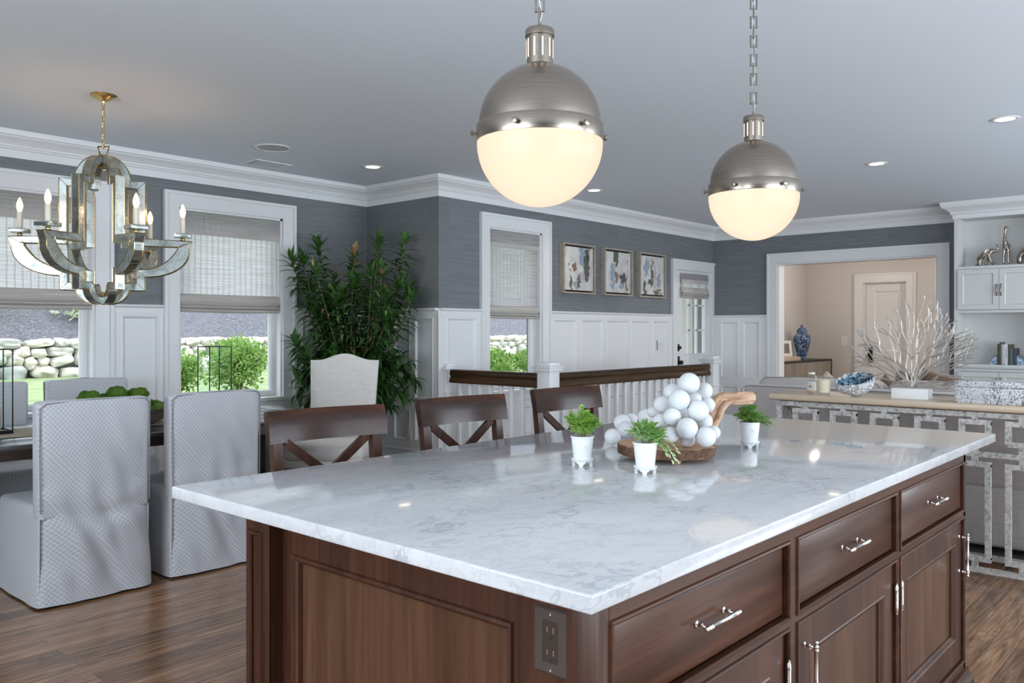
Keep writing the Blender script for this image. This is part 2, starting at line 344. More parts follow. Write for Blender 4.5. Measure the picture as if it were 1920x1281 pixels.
def m_silverleaf(name='distressed_silver_leaf'):
    s = N(name); p = s.pos(); n = s.noise(p, 38, 6, .75); b = s.noise(s.scaled(p, (6,6,6)), 4, 3)
    s.bsdf(col=s.ramp(n, [(.36, (.22,.205,.19)), (.48, (.50,.48,.455)), (.62, (.68,.66,.63))]), metal=.15, rough=.5, normal=s.bump(n, .6, .004)); return s.m
M['silverleaf'] = m_silverleaf()
def m_speckle():
    s = N('mosaic_shell_box'); p = s.pos(); v = s.n('TexVoronoi', {'Vector': p, 'Scale': 170.0}); r = s.n('SeparateXYZ', {0: v.outputs['Color']}).outputs[0]
    big = s.noise(s.scaled(p, (9,9,2)), 1.5, 2)
    f = s.math('ADD', r, s.math('MULTIPLY', s.math('SUBTRACT', big, .5), 1.2))
    s.bsdf(col=s.ramp(f, [(.0, (.14,.135,.14)), (.17, (.42,.42,.43)), (.42, (.66,.66,.67))], 'CONSTANT'), rough=.35); return s.m
M['speckle'] = m_speckle()
M['coral'] = simple('champagne_metal_coral', (.52,.46,.405), .40, .65, var=.15, vscale=40)
M['animal'] = simple('antique_silver_cast', (.42,.35,.29), .30, .9, var=.55, vscale=40, bump=.6, bscale=60)
M['rug'] = (lambda: (lambda s: (s.bsdf(col=s.ramp(s.math('PINGPONG', s.math('MULTIPLY', s.n('SeparateXYZ', {0: s.pos('World')}).outputs[0], 28), .5), [(.1, (.03,.03,.035)), (.4, (.20,.19,.19))]), rough=.95), s.m)[1])(N('striped_rug')))()
M['concrete'] = simple('bluestone_paving', (.45,.46,.48), .9, var=.2)

# ================================================================ geometry helpers
def B(): return bmesh.new()
def box(bm, x0, x1, y0, y1, z0, z1, bev=0.0, seg=2, M4=None):
    x0, x1 = min(x0,x1), max(x0,x1); y0, y1 = min(y0,y1), max(y0,y1); z0, z1 = min(z0,z1), max(z0,z1)
    vs = [bm.verts.new(v) for v in ((x0,y0,z0),(x1,y0,z0),(x1,y1,z0),(x0,y1,z0),(x0,y0,z1),(x1,y0,z1),(x1,y1,z1),(x0,y1,z1))]
    fs = [bm.faces.new([vs[i] for i in f]) for f in ((0,3,2,1),(4,5,6,7),(0,1,5,4),(1,2,6,5),(2,3,7,6),(3,0,4,7))]
    allv = vs
    if bev > 0:
        es = list({e for f in fs for e in f.edges})
        r = bmesh.ops.bevel(bm, geom=es, offset=bev, segments=seg, affect='EDGES', profile=.5)
        allv = list({v for f in r['faces'] for v in f.verts} | {v for v in vs if v.is_valid})
    if M4 is not None:
        for v in allv: v.co = M4 @ v.co
    return bm
def grid(bm, fn, nu, nv, closeu=False, closev=False, flip=False):
    P = [[bm.verts.new(fn(i, j)) for j in range(nv)] for i in range(nu)]
    for i in range(nu if closeu else nu-1):
        for j in range(nv if closev else nv-1):
            q = [P[i][j], P[(i+1) % nu][j], P[(i+1) % nu][(j+1) % nv], P[i][(j+1) % nv]]
            if flip: q.reverse()
            try: bm.faces.new(q)
            except ValueError: pass
    return P
def lathe(bm, prof, n=32, c=(0,0,0), M4=None, cap=True):
    c = Vector(c)
    def f(i, j):
        a = 2*PI*i/n; v = Vector((prof[j][0]*math.cos(a), prof[j][0]*math.sin(a), prof[j][1]))
        if M4 is not None: v = M4 @ v
        return v + c
    P = grid(bm, f, n, len(prof), closeu=True)
    if cap:
        for j, rev in ((0, True), (len(prof)-1, False)):
            if prof[j][0] > 1e-5:
                ring = [P[i][j] for i in range(n)]
                if rev: ring.reverse()
                try: bm.faces.new(ring)
                except ValueError: pass
    return P
def tube(bm, pts, r, n=8, closed=False, cap=True):
    pts = [Vector(p) for p in pts]; L = len(pts)
    rr = r if isinstance(r, (list, tuple)) else [r]*L
    T = []
    for i in range(L):
        a = pts[(i-1) % L] if (closed or i > 0) else pts[i]; b = pts[(i+1) % L] if (closed or i < L-1) else pts[i]
        t = (b-a); T.append(t.normalized() if t.length > 1e-9 else Vector((0,0,1)))
    up = Vector((0,0,1)) if abs(T[0].z) < .9 else Vector((1,0,0))
    nrm = (up - T[0]*up.dot(T[0])).normalized(); R = []
    for i in range(L):
        nrm = (nrm - T[i]*nrm.dot(T[i]))
        nrm = nrm.normalized() if nrm.length > 1e-6 else T[i].orthogonal().normalized()
        bn = T[i].cross(nrm)
        R.append([bm.verts.new(pts[i] + (nrm*math.cos(2*PI*k/n) + bn*math.sin(2*PI*k/n))*rr[i]) for k in range(n)])
    for i in range(L if closed else L-1):
        for k in range(n):
            bm.faces.new((R[i][k], R[i][(k+1) % n], R[(i+1) % L][(k+1) % n], R[(i+1) % L][k]))
    if cap and not closed:
        bm.faces.new(list(reversed(R[0]))); bm.faces.new(R[-1])
def prism(bm, poly, axis, a0, a1, M4=None):
    mp = {'x': lambda u, v, a: (a,u,v), 'y': lambda u, v, a: (u,a,v), 'z': lambda u, v, a: (u,v,a)}[axis]
    f = lambda u, v, a: (M4 @ Vector(mp(u,v,a))) if M4 is not None else mp(u,v,a)
    b = [bm.verts.new(f(u,v,a0)) for u, v in poly]; t = [bm.verts.new(f(u,v,a1)) for u, v in poly]; n = len(poly)
    bm.faces.new(b); bm.faces.new(list(reversed(t)))
    for i in range(n): bm.faces.new((b[i], t[i], t[(i+1) % n], b[(i+1) % n]))
def ball(bm, c, r, sub=2, sc=(1,1,1), nz=0, seed=0):
    q = bmesh.ops.create_icosphere(bm, subdivisions=sub, radius=1.0)
    c = Vector(c)
    for v in q['verts']:
        d = v.co.copy()
        k = 1 + (nz*noise.noise(d*1.6 + Vector((seed*3.1, seed*1.7, seed))) if nz else 0)
        v.co = Vector((d.x*sc[0], d.y*sc[1], d.z*sc[2]))*r*k + c
    return q['verts']
def YP(Y): return lambda a, z, d: Vector((a, Y-d, z))     # wall plane facing -Y
def XP(X): return lambda a, z, d: Vector((X-d, a, z))     # wall plane facing -X
def slab(bm, mp, thick, A0, A1, Z0, Z1, rects, d0=0.0):
    """wall or face frame of given thickness (from depth d0 to d0+thick) with rectangular holes"""
    As = sorted({A0, A1, *[r[0] for r in rects], *[r[1] for r in rects]}); Zs = sorted({Z0, Z1, *[r[2] for r in rects], *[r[3] for r in rects]})
    As = [a for a in As if A0-1e-9 <= a <= A1+1e-9]; Zs = [z for z in Zs if Z0-1e-9 <= z <= Z1+1e-9]
    solid = {}
    for i in range(len(As)-1):
        for j in range(len(Zs)-1):
            ca, cz = (As[i]+As[i+1])/2, (Zs[j]+Zs[j+1])/2
            solid[i,j] = not any(r[0] < ca < r[1] and r[2] < cz < r[3] for r in rects)
    vc = {}
    def V(i, j, k):
        if (i,j,k) not in vc: vc[i,j,k] = bm.verts.new(mp(As[i], Zs[j], d0 + k*thick))
        return vc[i,j,k]
    for (i,j), s_ in solid.items():
        if not s_: continue
        bm.faces.new((V(i,j,1),V(i+1,j,1),V(i+1,j+1,1),V(i,j+1,1))); bm.faces.new((V(i,j,0),V(i,j+1,0),V(i+1,j+1,0),V(i+1,j,0)))
        for (di,dj,p,q) in ((-1,0,(i,j),(i,j+1)),(1,0,(i+1,j+1),(i+1,j)),(0,-1,(i+1,j),(i,j)),(0,1,(i,j+1),(i+1,j+1))):
            if not solid.get((i+di,j+dj), False):
                bm.faces.new((V(*p,0),V(*q,0),V(*q,1),V(*p,1)))
def ring(bm, mp, rect, prof, closed_profile=False):
    """mitred frame: profile list of (inset, depth) swept round rect=(a0,a1,z0,z1)"""
    a0,a1,z0,z1 = rect
    L = [[bm.verts.new(mp(*q)) for q in ((a0+i,z0+i,d),(a1-i,z0+i,d),(a1-i,z1-i,d),(a0+i,z1-i,d))] for i, d in prof]
    n = len(L)
    for k in range(n if closed_profile else n-1):
        for c in range(4):
            bm.faces.new((L[k][c], L[k][(c+1) % 4], L[(k+1) % n][(c+1) % 4], L[(k+1) % n][c]))
    return L
def sweep(bm, path, prof, closed=False):
    """sweep (offset to the right of travel, z) profile along a level polyline"""
    path = [Vector((p[0], p[1], 0)) for p in path]; L = len(path); rows = []
    for i in range(L):
        d1 = (path[i]-path[i-1]).normalized() if i > 0 else None
        d2 = (path[i+1]-path[i]).normalized() if i < L-1 else None
        d1 = d1 or d2; d2 = d2 or d1
        n1 = Vector((d1.y, -d1.x, 0)); n2 = Vector((d2.y, -d2.x, 0)); m = (n1+n2)
        m = m / max(1e-6, m.dot(n1))
        rows.append([bm.verts.new((path[i].x + m.x*o, path[i].y + m.y*o, z)) for o, z in prof])
    n = len(prof)
    for i in range(L-1):
        for k in range(n-1): bm.faces.new((rows[i][k], rows[i+1][k], rows[i+1][k+1], rows[i][k+1]))
    for r_ in (rows[0], rows[-1]):
        try: bm.faces.new(r_)
        except ValueError: pass

# ---------------------------------------------------------------- object helpers
def prop(o, label=None, cat=None, group=None, kind=None):
    if label: o['label'] = label
    if cat: o['category'] = cat
    if group: o['group'] = group
    if kind: o['kind'] = kind
    return o
def mesh(name, bm, mat, smooth=38, recalc=True):
    if recalc: bmesh.ops.recalc_face_normals(bm, faces=bm.faces)
    me = bpy.data.meshes.new(name); bm.to_mesh(me); bm.free()
    for m_ in (mat if isinstance(mat, (list, tuple)) else [mat]): me.materials.append(M[m_] if isinstance(m_, str) else m_)
    if smooth:
        me.shade_smooth(); me.set_sharp_from_angle(angle=math.radians(smooth))
    return me
def root(name, loc, label=None, cat=None, rz=0, group=None, kind=None):
    o = bpy.data.objects.new(name, None); COL.objects.link(o); o.location = loc; o.rotation_euler = (0,0,rz); o.empty_display_size = .1
    return prop(o, label, cat, group, kind)
def top_of(o):
    while o.parent: o = o.parent
    return o
def part(name, bm, mat, parent, label=None, world=True, smooth=38, recalc=True):
    """a part; world=True: vertices are given in world coordinates and the thing is unrotated"""
    if world:
        off = top_of(parent).location
        for v in bm.verts: v.co -= off
    o = bpy.data.objects.new(name, mesh(name, bm, mat, smooth, recalc)); COL.objects.link(o); o.parent = parent
    if label: o['label'] = label
    return o
def solo(name, bm, mat, label, cat, loc=(0,0,0), rz=0, group=None, kind=None, smooth=38, world=True):
    loc = Vector(loc)
    if world:
        for v in bm.verts: v.co -= loc
    o = bpy.data.objects.new(name, mesh(name, bm, mat, smooth)); COL.objects.link(o); o.location = loc; o.rotation_euler = (0,0,rz)
    return prop(o, label, cat, group, kind)
def struct(name, bm, mat, smooth=38):
    return solo(name, bm, mat, None, None, kind='structure', smooth=smooth)
def dup(o, parent=None, loc=None, rz=None, label=None, group=None):
    c = o.copy(); COL.objects.link(c)
    if parent is not None: c.parent = parent
    if loc is not None: c.location = loc
    if rz is not None: c.rotation_euler = (0,0,rz)
    if label: c['label'] = label
    if group: c['group'] = group
    for ch in list(o.children): dup(ch, c)
    return c
def skin(name, pts, edges, radii, mat, parent=None, levels=1):
    me = bpy.data.meshes.new(name); me.from_pydata([tuple(p) for p in pts], edges, [])
    o = bpy.data.objects.new(name, me); COL.objects.link(o)
    md = o.modifiers.new('skin', 'SKIN'); md.use_smooth_shade = True
    for v, r in zip(me.skin_vertices[0].data, radii): v.radius = (r, r) if not isinstance(r, tuple) else r
    me.skin_vertices[0].data[0].use_root = True
    sb = o.modifiers.new('sub', 'SUBSURF'); sb.levels = levels; sb.render_levels = levels
    me.materials.append(M[mat]); o.parent = parent
    return o

# ================================================================ the shell
Y1, XC, Y2, XR, CEIL = 6.553, 5.217, 5.527, 10.35, 2.74
XB, YF = -2.4, -3.0
XL, YL = 14.5, 5.93           # family room behind the opening: far wall, side wall
T = .2
# stair well hole in the floor
SX0, SX1, SY0, SY1 = 5.35, 7.9, 4.40, 5.50
bm = B()
FP = lambda a, z, d: Vector((a, z, d-.12))
slab(bm, FP, .12, XB-.3, XL+3.0, YF-.3, 6.9, [(SX0, SX1, SY0, SY1)]); struct('floor', bm, 'floor', 0)
bm = B(); box(bm, XB-.3, XL+3.0, YF-.3, 6.9, CEIL, CEIL+.15); struct('ceiling', bm, 'ceiling', 0)
W1 = (1.652, 2.625, .745, 2.345); W2 = (3.279, 4.252, .745, 2.345); W0 = (0.02, .993, .745, 2.345); W3 = (5.877, 6.676, .745, 2.345)
D1 = (9.375, 10.30, 0.0, 2.125)
bm = B(); slab(bm, YP(Y1), -T, XB-.2, XC, 0, CEIL, [W0, W1, W2]); struct('wall_left', bm, 'wall', 0)
bm = B(); box(bm, XC, XC+T, Y2+T, Y1+T, 0, CEIL); struct('wall_return', bm, 'wall', 0)
bm = B(); slab(bm, YP(Y2), -T, XC, XR+.2, -.2, CEIL, [W3, D1]); struct('wall_stair', bm, 'wall', 0)
OP = (2.702, 4.606, 0.0, 2.203)
bm = B(); slab(bm, XP(XR), -.16, YF, Y2+.2, 0, CEIL, [OP]); struct('wall_right', bm, 'wall', 0)
bm = B(); slab(bm, XP(XB), .2, YF, Y1+.2, 0, CEIL, [(-.1, 3.3, .8, 2.3)]); struct('wall_back', bm, 'wall', 0)
bm = B(); slab(bm, YP(YF), .2, XB-.2, XL+.2, 0, CEIL, [(.4, 4.0, .3, 2.4), (5.6, 9.0, .5, 2.4)]); struct('wall_front', bm, 'wall', 0)  # openings in wall_back and wall_front are added for the fill lights
# family room shell
WS = (12.0, 13.28, .95, 2.05)
bm = B(); slab(bm, YP(YL), -T, XR+.16, XL+.2, 0, CEIL, [WS]); struct('wall_family_side', bm, 'plaster_warm', 0)
bm = B(); slab(bm, XP(XL), -T, 3.94, YL+.2, 0, CEIL, [(4.25, 4.93, 0, 2.15)]); box(bm, XL, XL+2.6, 3.82, 3.94, 0, CEIL); box(bm, XL+2.5, XL+2.7, YF, 3.9, 0, CEIL); struct('wall_family_far', bm, 'plaster_warm', 0)
# casings of the windows: flat board with back band
def casing(bm, mp, r, w=.125, sill=False, t=.022):
    a0, a1, z0, z1 = r
    for (x0, x1, zz0, zz1) in ((a0-w, a0, z0, z1+w), (a1, a1+w, z0, z1+w), (a0, a1, z1, z1+w)):
        slab(bm, mp, t, x0, x1, zz0, zz1, [])
    b = .022
    for (x0, x1, zz0, zz1) in ((a0-w-.004, a0-w+b, z0, z1+w-b), (a1+w-b, a1+w+.004, z0, z1+w-b), (a0-w-.004, a1+w+.004, z1+w-b, z1+w+.004)):
        slab(bm, mp, t+.016, x0, x1, zz0, zz1, [])
def window(idx, Yw, r, panes_only=False):
    a0, a1, z0, z1 = r
    e = root('window_%d' % idx, ((a0+a1)/2, Yw, z0), kind='structure')
    bm = B(); casing(bm, YP(Yw), r)
    # jamb lining
    slab(bm, lambda a, z, d: Vector((a, Yw+d, z)), .17, a0-.001, a0+.018, z0, z1, []); slab(bm, lambda a, z, d: Vector((a, Yw+d, z)), .17, a1-.018, a1+.001, z0, z1, [])
    slab(bm, lambda a, z, d: Vector((a, Yw+d, z)), .17, a0, a1, z1-.018, z1+.001, [])
    part('window_frame', bm, 'trim', e, smooth=0)
    bm = B(); box(bm, a0-.16, a1+.16, Yw-.055, Yw+.16, z0-.028, z0+.006, .006); box(bm, a0-.12, a1+.12, Yw-.03, Yw, z0-.11, z0-.028, .004)
    part('window_sill', bm, 'trim', e)
    bm = B(); w = .055
    zm = (z0+z1)/2
    for (zz0, zz1, yy) in ((z0+.006, zm+.02, Yw+.085), (zm-.02, z1-.018, Yw+.125)):
        R = (a0+.018, a1-.018, zz0, zz1)
        ring(bm, YP(yy), R, [(0,-.035),(0,0),(.012,.004),(w-.014,.004),(w,-.012),(w,-.035)])
    part('sash', bm, 'trim', e, smooth=0)
    bm = B()
    for (zz0, zz1, yy) in ((z0+.05, zm-.02, Yw+.105), (zm+.02, z1-.06, Yw+.145)): box(bm, a0+.06, a1-.06, yy, yy+.004, zz0, zz1)
    part('pane', bm, 'glass', e, smooth=0)
window(1, Y1, W1); window(2, Y1, W2); window(3, Y2, W3); window(4, Y1, W0)  # window_4 is out of view, added for extra light and floor reflections
# unseen window frames, added to go round the area fill lights
for i, (mp, r) in enumerate(((lambda a, z, d: Vector((XB+.2+d, a, z)), (-.1, 3.3, .8, 2.3)), (lambda a, z, d: Vector((a, YF+d, z)), (.4, 4.0, .3, 2.4)), (lambda a, z, d: Vector((a, YF+d, z)), (5.6, 9.0, .5, 2.4)))):
    bm = B(); casing(bm, mp, r, .11); n = 3
    for k in range(1, n):
        a = r[0] + (r[1]-r[0])*k/n; slab(bm, mp, .04, a-.04, a+.04, r[2], r[3], [], -.02)
    struct('window_%d' % (5+i), bm, 'trim', 0)

# crown moulding, caps, wainscot, baseboards
CB = 2.559
crown = [(.0, CB), (.014, CB), (.016, CB+.055), (.026, CB+.062), (.026, CB+.070), (.034, CB+.078), (.036, CB+.088), (.05, CB+.105), (.074, CB+.122), (.088, CB+.132), (.092, CB+.142), (.104, CB+.146), (.108, CB+.168), (.112, CB+.181), (0, CB+.181)]
bm = B(); sweep(bm, [(XB, Y1), (XC, Y1), (XC, Y2), (XR, Y2), (XR, 2.52)], crown); struct('trim_1', bm, 'trim', 25)
ln = B(); sweep(ln, [(XR+.16, 4.9), (XR+.17, YL), (XL, YL), (XL, 3.94), (XL+2.5, 3.94)], [(0, 2.56), (.012, 2.56), (.02, 2.60), (.07, 2.66), (.085, 2.70), (.09, 2.74), (0, 2.74)]); struct('trim_2', ln, 'trim', 25)
CAPZ = 1.545
cap = [(0, CAPZ-.075), (.026, CAPZ-.072), (.026, CAPZ-.028), (.034, CAPZ-.022), (.046, CAPZ-.016), (.048, CAPZ-.004), (.044, CAPZ), (0, CAPZ)]
base = [(0, 0), (.03, 0), (.03, .15), (.024, .165), (.024, .21), (.032, .218), (.030, .232), (.018, .245), (0, .25)]
WT = .020
def wains(name, mp, A0, A1, rects, path, holes=()):
    bm = B()
    slab(bm, mp, .004, A0, A1, .0, CAPZ-.02, list(holes))
    slab(bm, mp, WT, A0, A1, .0, CAPZ-.02, list(rects)+list(holes))
    for r in rects: ring(bm, mp, r, [(0, WT), (.006, WT+.004), (.014, WT+.002), (.022, .010), (.026, .004)])
    for p in path: sweep(bm, p, cap)
    for p in path: sweep(bm, p, base)
    struct(name, bm, 'trim', 0)
LZ, UZ = (.31, .60), (.70, 1.46)
def pan(a0, a1): return [(a0, a1, *LZ), (a0, a1, *UZ)]
rects = []
for a0, a1 in ((-2.2, -1.6), (-1.5, -.9), (-.8, -.2), (1.16, 1.48), (2.816, 3.11), (4.45, 4.78), (4.86, 5.14)): rects += pan(a0, a1)
for w_ in (W0, W1, W2): rects += [(w_[0]-.02, w_[0]+.46, .31, .58), (w_[0]+.53, w_[1]+.02, .31, .58)]
holes = [(w_[0]-.11, w_[1]+.11, w_[2]-.1, 2.5) for w_ in (W0, W1, W2)]
wains('trim_3', YP(Y1), XB, XC, rects, [[(XB, Y1), (W0[0]-.125, Y1)], [(W0[1]+.125, Y1), (W1[0]-.125, Y1)], [(W1[1]+.125, Y1), (W2[0]-.125, Y1)], [(W2[1]+.125, Y1), (XC, Y1)]], holes)
# the baseboard below the windows
bm = B()
for w_ in (W0, W1, W2): sweep(bm, [(w_[0]-.125, Y1), (w_[1]+.125, Y1)], base)
struct('baseboard_left', bm, 'trim', 25)
rects = []
for a0, a1 in ((6.22, 6.46), (5.892, 6.13), (5.579, 5.832)): rects += pan(a0, a1)
wains('trim_4', XP(XC), Y2+.0005, Y1-WT, rects, [[(XC, Y1), (XC, Y2-.0)]])
rects = []
for a0, a1 in ((5.301, 5.693), (6.861, 7.249), (7.346, 7.746), (7.819, 8.263), (8.319, 8.727), (8.799, 9.18)): rects += pan(a0, a1)
rects += [(5.90, 6.25, .31, .58), (6.31, 6.65, .31, .58)]
wains('trim_5', YP(Y2), XC-WT, 9.25, rects, [[(XC, Y2), (W3[0]-.125, Y2)], [(W3[1]+.125, Y2), (9.25, Y2)]], [(W3[0]-.11, W3[1]+.11, W3[2]-.1, 2.5)])
bm = B(); sweep(bm, [(W3[0]-.125, Y2), (W3[1]+.125, Y2)], base); struct('baseboard_stair', bm, 'trim', 25)
rects = pan(5.141, 5.406) + pan(4.839, 5.08)
wains('trim_6', XP(XR), 4.735, Y2, rects, [[(XR, Y2), (XR, 4.735)]])
# cased opening to the family room
bm = B(); casing(bm, XP(XR), OP, .128, t=.024)
for (a0, a1, z0, z1) in ((OP[1]-.001, OP[1]+.016, 0, OP[3]), (OP[0]-.016, OP[0]+.001, 0, OP[3]), (OP[0], OP[1], OP[3]-.001, OP[3]+.016)): slab(bm, XP(XR), -.16, a0, a1, z0, z1, [])
slab(bm, XP(XR), -.16, OP[1]-.018, OP[1], 0, OP[3], []); slab(bm, XP(XR), -.16, OP[0], OP[0]+.018, 0, OP[3], []); slab(bm, XP(XR), -.16, OP[0]+.018, OP[1]-.018, OP[3]-.018, OP[3], [])
struct('trim_7', bm, 'trim', 0)
# family room: side window, baseboard, far door
bm = B(); casing(bm, YP(YL), WS, .1); ring(bm, YP(YL+.10), WS, [(0,-.03),(0,0),(.05,0),(.05,-.03)]); slab(bm, YP(YL+.10), .03, (WS[0]+WS[1])/2-.03, (WS[0]+WS[1])/2+.03, WS[2], WS[3], [])
slab(bm, YP(YL+.10), .03, WS[0], WS[1], 1.49, 1.55, []); struct('window_8', bm, 'trim', 0)
bm = B(); sweep(bm, [(XR+.16, YL), (XL, YL), (XL, 5.1)], base); struct('baseboard_family', bm, 'trim', 25)
def door_panels(bm, mp, r, thick, rects):
    slab(bm, mp, thick, *r, rects)
    for q in rects: ring(bm, mp, q, [(0, thick), (.012, thick-.008), (.022, thick-.012)])
    slab(bm, mp, thick-.012, *r, [])
e = root('door_2', (XL, 4.59, 0), kind='structure')
bm = B(); casing(bm, XP(XL), (4.25, 4.93, 0, 2.15), .14, t=.03)
slab(bm, XP(XL), -.12, 4.915, 4.931, 0, 2.15, []); slab(bm, XP(XL), -.12, 4.249, 4.265, 0, 2.15, []); slab(bm, XP(XL), -.12, 4.26, 4.92, 2.135, 2.151, [])
part('door_frame', bm, 'trim', e, smooth=0)
bm = B(); door_panels(bm, XP(XL+.12), (4.266, 4.914, .01, 2.134), .035, [(4.40, 4.79, 1.0, 2.0), (4.40, 4.79, .2, .84)]); lf = part('door_leaf', bm, 'trim', e, smooth=0)
bm = B(); box(bm, XL+.07, XL+.085, 4.815, 4.885, .80, 1.06, .003); lathe(bm, [(.0, -.06), (.028, -.055), (.034, -.035), (.022, -.018), (.012, -.012), (.012, .0)], 16, (XL+.07, 4.85, .935), Matrix.Rotation(PI/2, 4, 'Y')); part('door_knob', bm, 'black_iron', lf)
# exterior glazed door
e = root('door_1', (9.84, Y2, 0), kind='structure')
bm = B(); casing(bm, YP(Y2), (9.375, 10.30, 0, 2.125), .125)
slab(bm, YP(Y2), -.14, 9.374, 9.395, 0, 2.125, []); slab(bm, YP(Y2), -.14, 10.293, 10.301, 0, 2.125, []); slab(bm, YP(Y2), -.14, 9.395, 10.293, 2.12, 2.127, [])
part('door_frame', bm, 'trim', e, smooth=0)
GL = (9.53, 10.16, 1.02, 2.0)
bm = B(); slab(bm, YP(Y2+.06), .045, 9.397, 10.291, .01, 2.118, [GL, (9.53, 10.16, .2, .80)]); slab(bm, YP(Y2+.05), .02, 9.5, 10.2, .15, .85, [])
ring(bm, YP(Y2+.06), GL, [(0,.045),(.012,.05),(.02,.03)])
for k in (1, 2):
    a = GL[0] + (GL[1]-GL[0])*k/3; slab(bm, YP(Y2+.06), .035, a-.012, a+.012, GL[2], GL[3], [], .004)
for z in (1.346, 1.673): slab(bm, YP(Y2+.06), .034, GL[0], GL[1], z-.012, z+.012, [], .005)
lf = part('door_leaf', bm, 'trim', e, smooth=0)
bm = B(); box(bm, GL[0], GL[1], Y2+.035, Y2+.039, GL[2], GL[3]); part('pane', bm, 'glass', lf, smooth=0)
bm = B(); box(bm, 9.425, 9.475, Y2+.003, Y2+.016, 1.075, 1.165, .004); lathe(bm, [(0,-.035),(.018,-.033),(.02,-.02),(.012,-.012),(.012,0)], 14, (9.45, Y2+.005, 1.12), Matrix.Rotation(-PI/2, 4, 'X')); part('deadbolt', bm, 'black_iron', lf)
bm = B(); box(bm, 9.42, 9.48, Y2+.003, Y2+.016, .85, 1.01, .004); lathe(bm, [(0,-.062),(.026,-.056),(.031,-.038),(.02,-.02),(.011,-.014),(.011,0)], 16, (9.45, Y2+.005, .93), Matrix.Rotation(-PI/2, 4, 'X')); part('door_knob', bm, 'black_iron', lf)
# stair well: lining and steps going down to the right
bm = B(); box(bm, SX0-.02, SX0, SY0-.02, SY1+.02, -1.6, 0); box(bm, SX0, SX1, SY0-.02, SY0, -2.6, 0); box(bm, SX0, SX1, SY1, SY1+.02, -2.6, 0)
struct('wall_stairwell', bm, 'trim', 0)
bm = B()
for k in range(9):
    box(bm, SX1-.27*(k+1), SX1-.27*k+.02, SY0+.001, SY1-.001, -.19*(k+1)-.04, -.19*(k+1)); box(bm, SX1-.27*(k+1), SX1-.27*(k+1)+.02, SY0+.001, SY1-.001, -.19*(k+2), -.19*(k+1)-.04)
solo('staircase', bm, 'floor', 'oak stair flight going down behind the white balustrade', 'stairs', (SX1, (SY0+SY1)/2, -.19), smooth=0)

# ================================================================ outside
bm = B(); bmesh.ops.create_grid(bm, x_segments=2, y_segments=2, size=1)
for v in bm.verts: v.co = Vector((v.co.x*30+14, v.co.y*12+18.6, .45))
for v in bm.verts: v.co.y = max(v.co.y, 6.9)
struct('floor_lawn', bm, 'lawn', 0)
bm = B(); grid(bm, lambda i, j: Vector((-16+i*1.5, 17.35+j*1.2, 1.12 + j*.42 + .10*noise.noise(Vector((i*.7, j*.8, 0))))), 42, 12)
struct('floor_mulch_bank', bm, 'mulch', 60)
# low fieldstone wall
bm = B(); box(bm, -7, 33, 17.22, 17.6, .40, 1.10); struct('trim_8', bm, 'gap', 0)
random.seed(5)
bm = B(); tone = bm.verts.layers.float.new('tone'); x = -6.0
rows_ = [(.27, .30, .70), (.21, .20, .48), (.19, .20, .52), (.17, .24, .60)]
z = .40
for ri, (h, wa, wb) in enumerate(rows_):
    x = -6.0 - random.random()
    while x < 32:
        w = random.uniform(wa, wb); big = ri < 2 and random.random() < .16
        if big: w *= 1.45
        hh = h*random.uniform(.95, 1.25)*(1.45 if big else 1); cz_ = z+h/2 + random.uniform(-.03, .03) + (.05 if big else 0); cx_ = x+w/2; rot_ = random.uniform(-.28, .28)
        if ri == 3: cz_ = z+h/2-.01; rot_ *= .4
        vs = ball(bm, (0, 0, 0), 1, 3, (w*.56, .26, hh*.60), .34, random.random()*40)
        t = random.random(); e1_, e2_ = random.uniform(.55, .8), random.uniform(.55, .8)
        for v in vs:
            qx, qz = v.co.x/(w*.56), v.co.z/(hh*.60)
            qx = math.copysign(min(abs(qx), e1_+(abs(qx)-e1_)*.35), qx) if abs(qx) > e1_ else qx
            qz = math.copysign(e2_+(abs(qz)-e2_)*.35, qz) if abs(qz) > e2_ else qz
            X_, Z_ = qx*w*.60, qz*hh*.62
            v.co = Vector((cx_ + X_*math.cos(rot_) - Z_*math.sin(rot_), 17.13 + v.co.y*.8 + (-.05 if big else 0), cz_ + X_*math.sin(rot_) + Z_*math.cos(rot_))); v[tone] = t
        x += w*.97
    z += h*.93
solo('stone_wall', bm, 'stone', 'low retaining wall of rounded pale fieldstones across the lawn', 'wall', (12, 17.15, .45))
def leaf_quad(bm, c, d, up, l, w):
    s_ = d.cross(up).normalized()*w*.5; m_ = c + d*l*.5
    v = [bm.verts.new(p) for p in (c, m_+s_+up*l*.08, c+d*l, m_-s_+up*l*.08)]; bm.faces.new(v)
def rvec(zb=0):
    while True:
        v = Vector((random.uniform(-1,1), random.uniform(-1,1), random.uniform(-1,1)))
        if .05 < v.length < 1: v.normalize(); v.z += zb; return v.normalized()
def shrub(name, c, r, h, n, ls, mat, label, cat='shrub', group=None, seed=1, stemmat='cane', dens=.55):
    random.seed(seed); e = root(name, c, label, cat, group=group); bm = B(); c = Vector(c)
    lumps = [(Vector((random.gauss(0,.35)*r, random.gauss(0,.35)*r, h*random.uniform(.35,.75))), random.uniform(.45,.75)) for _ in range(9)]
    for _ in range(n):
        lp, k = random.choice(lumps); d = rvec(.15); p = c + lp + Vector((d.x*r*k, d.y*r*k, d.z*h*.5*k))*random.uniform(dens, 1)
        if p.z < c.z+.03: continue
        leaf_quad(bm, p, (d + rvec(.3)*.9).normalized(), rvec(.6), ls*random.uniform(.7,1.3), ls*.55)
    part('foliage', bm, mat, e, smooth=0, recalc=False)
    bm = B()
    for lp, k in lumps: tube(bm, [c+Vector((0,0,-.02)), c+lp*.5+Vector((0,0,.02)), c+lp], [.02,.012,.005], 5)
    part('stems', bm, stemmat, e)
    return e
GZ = .45
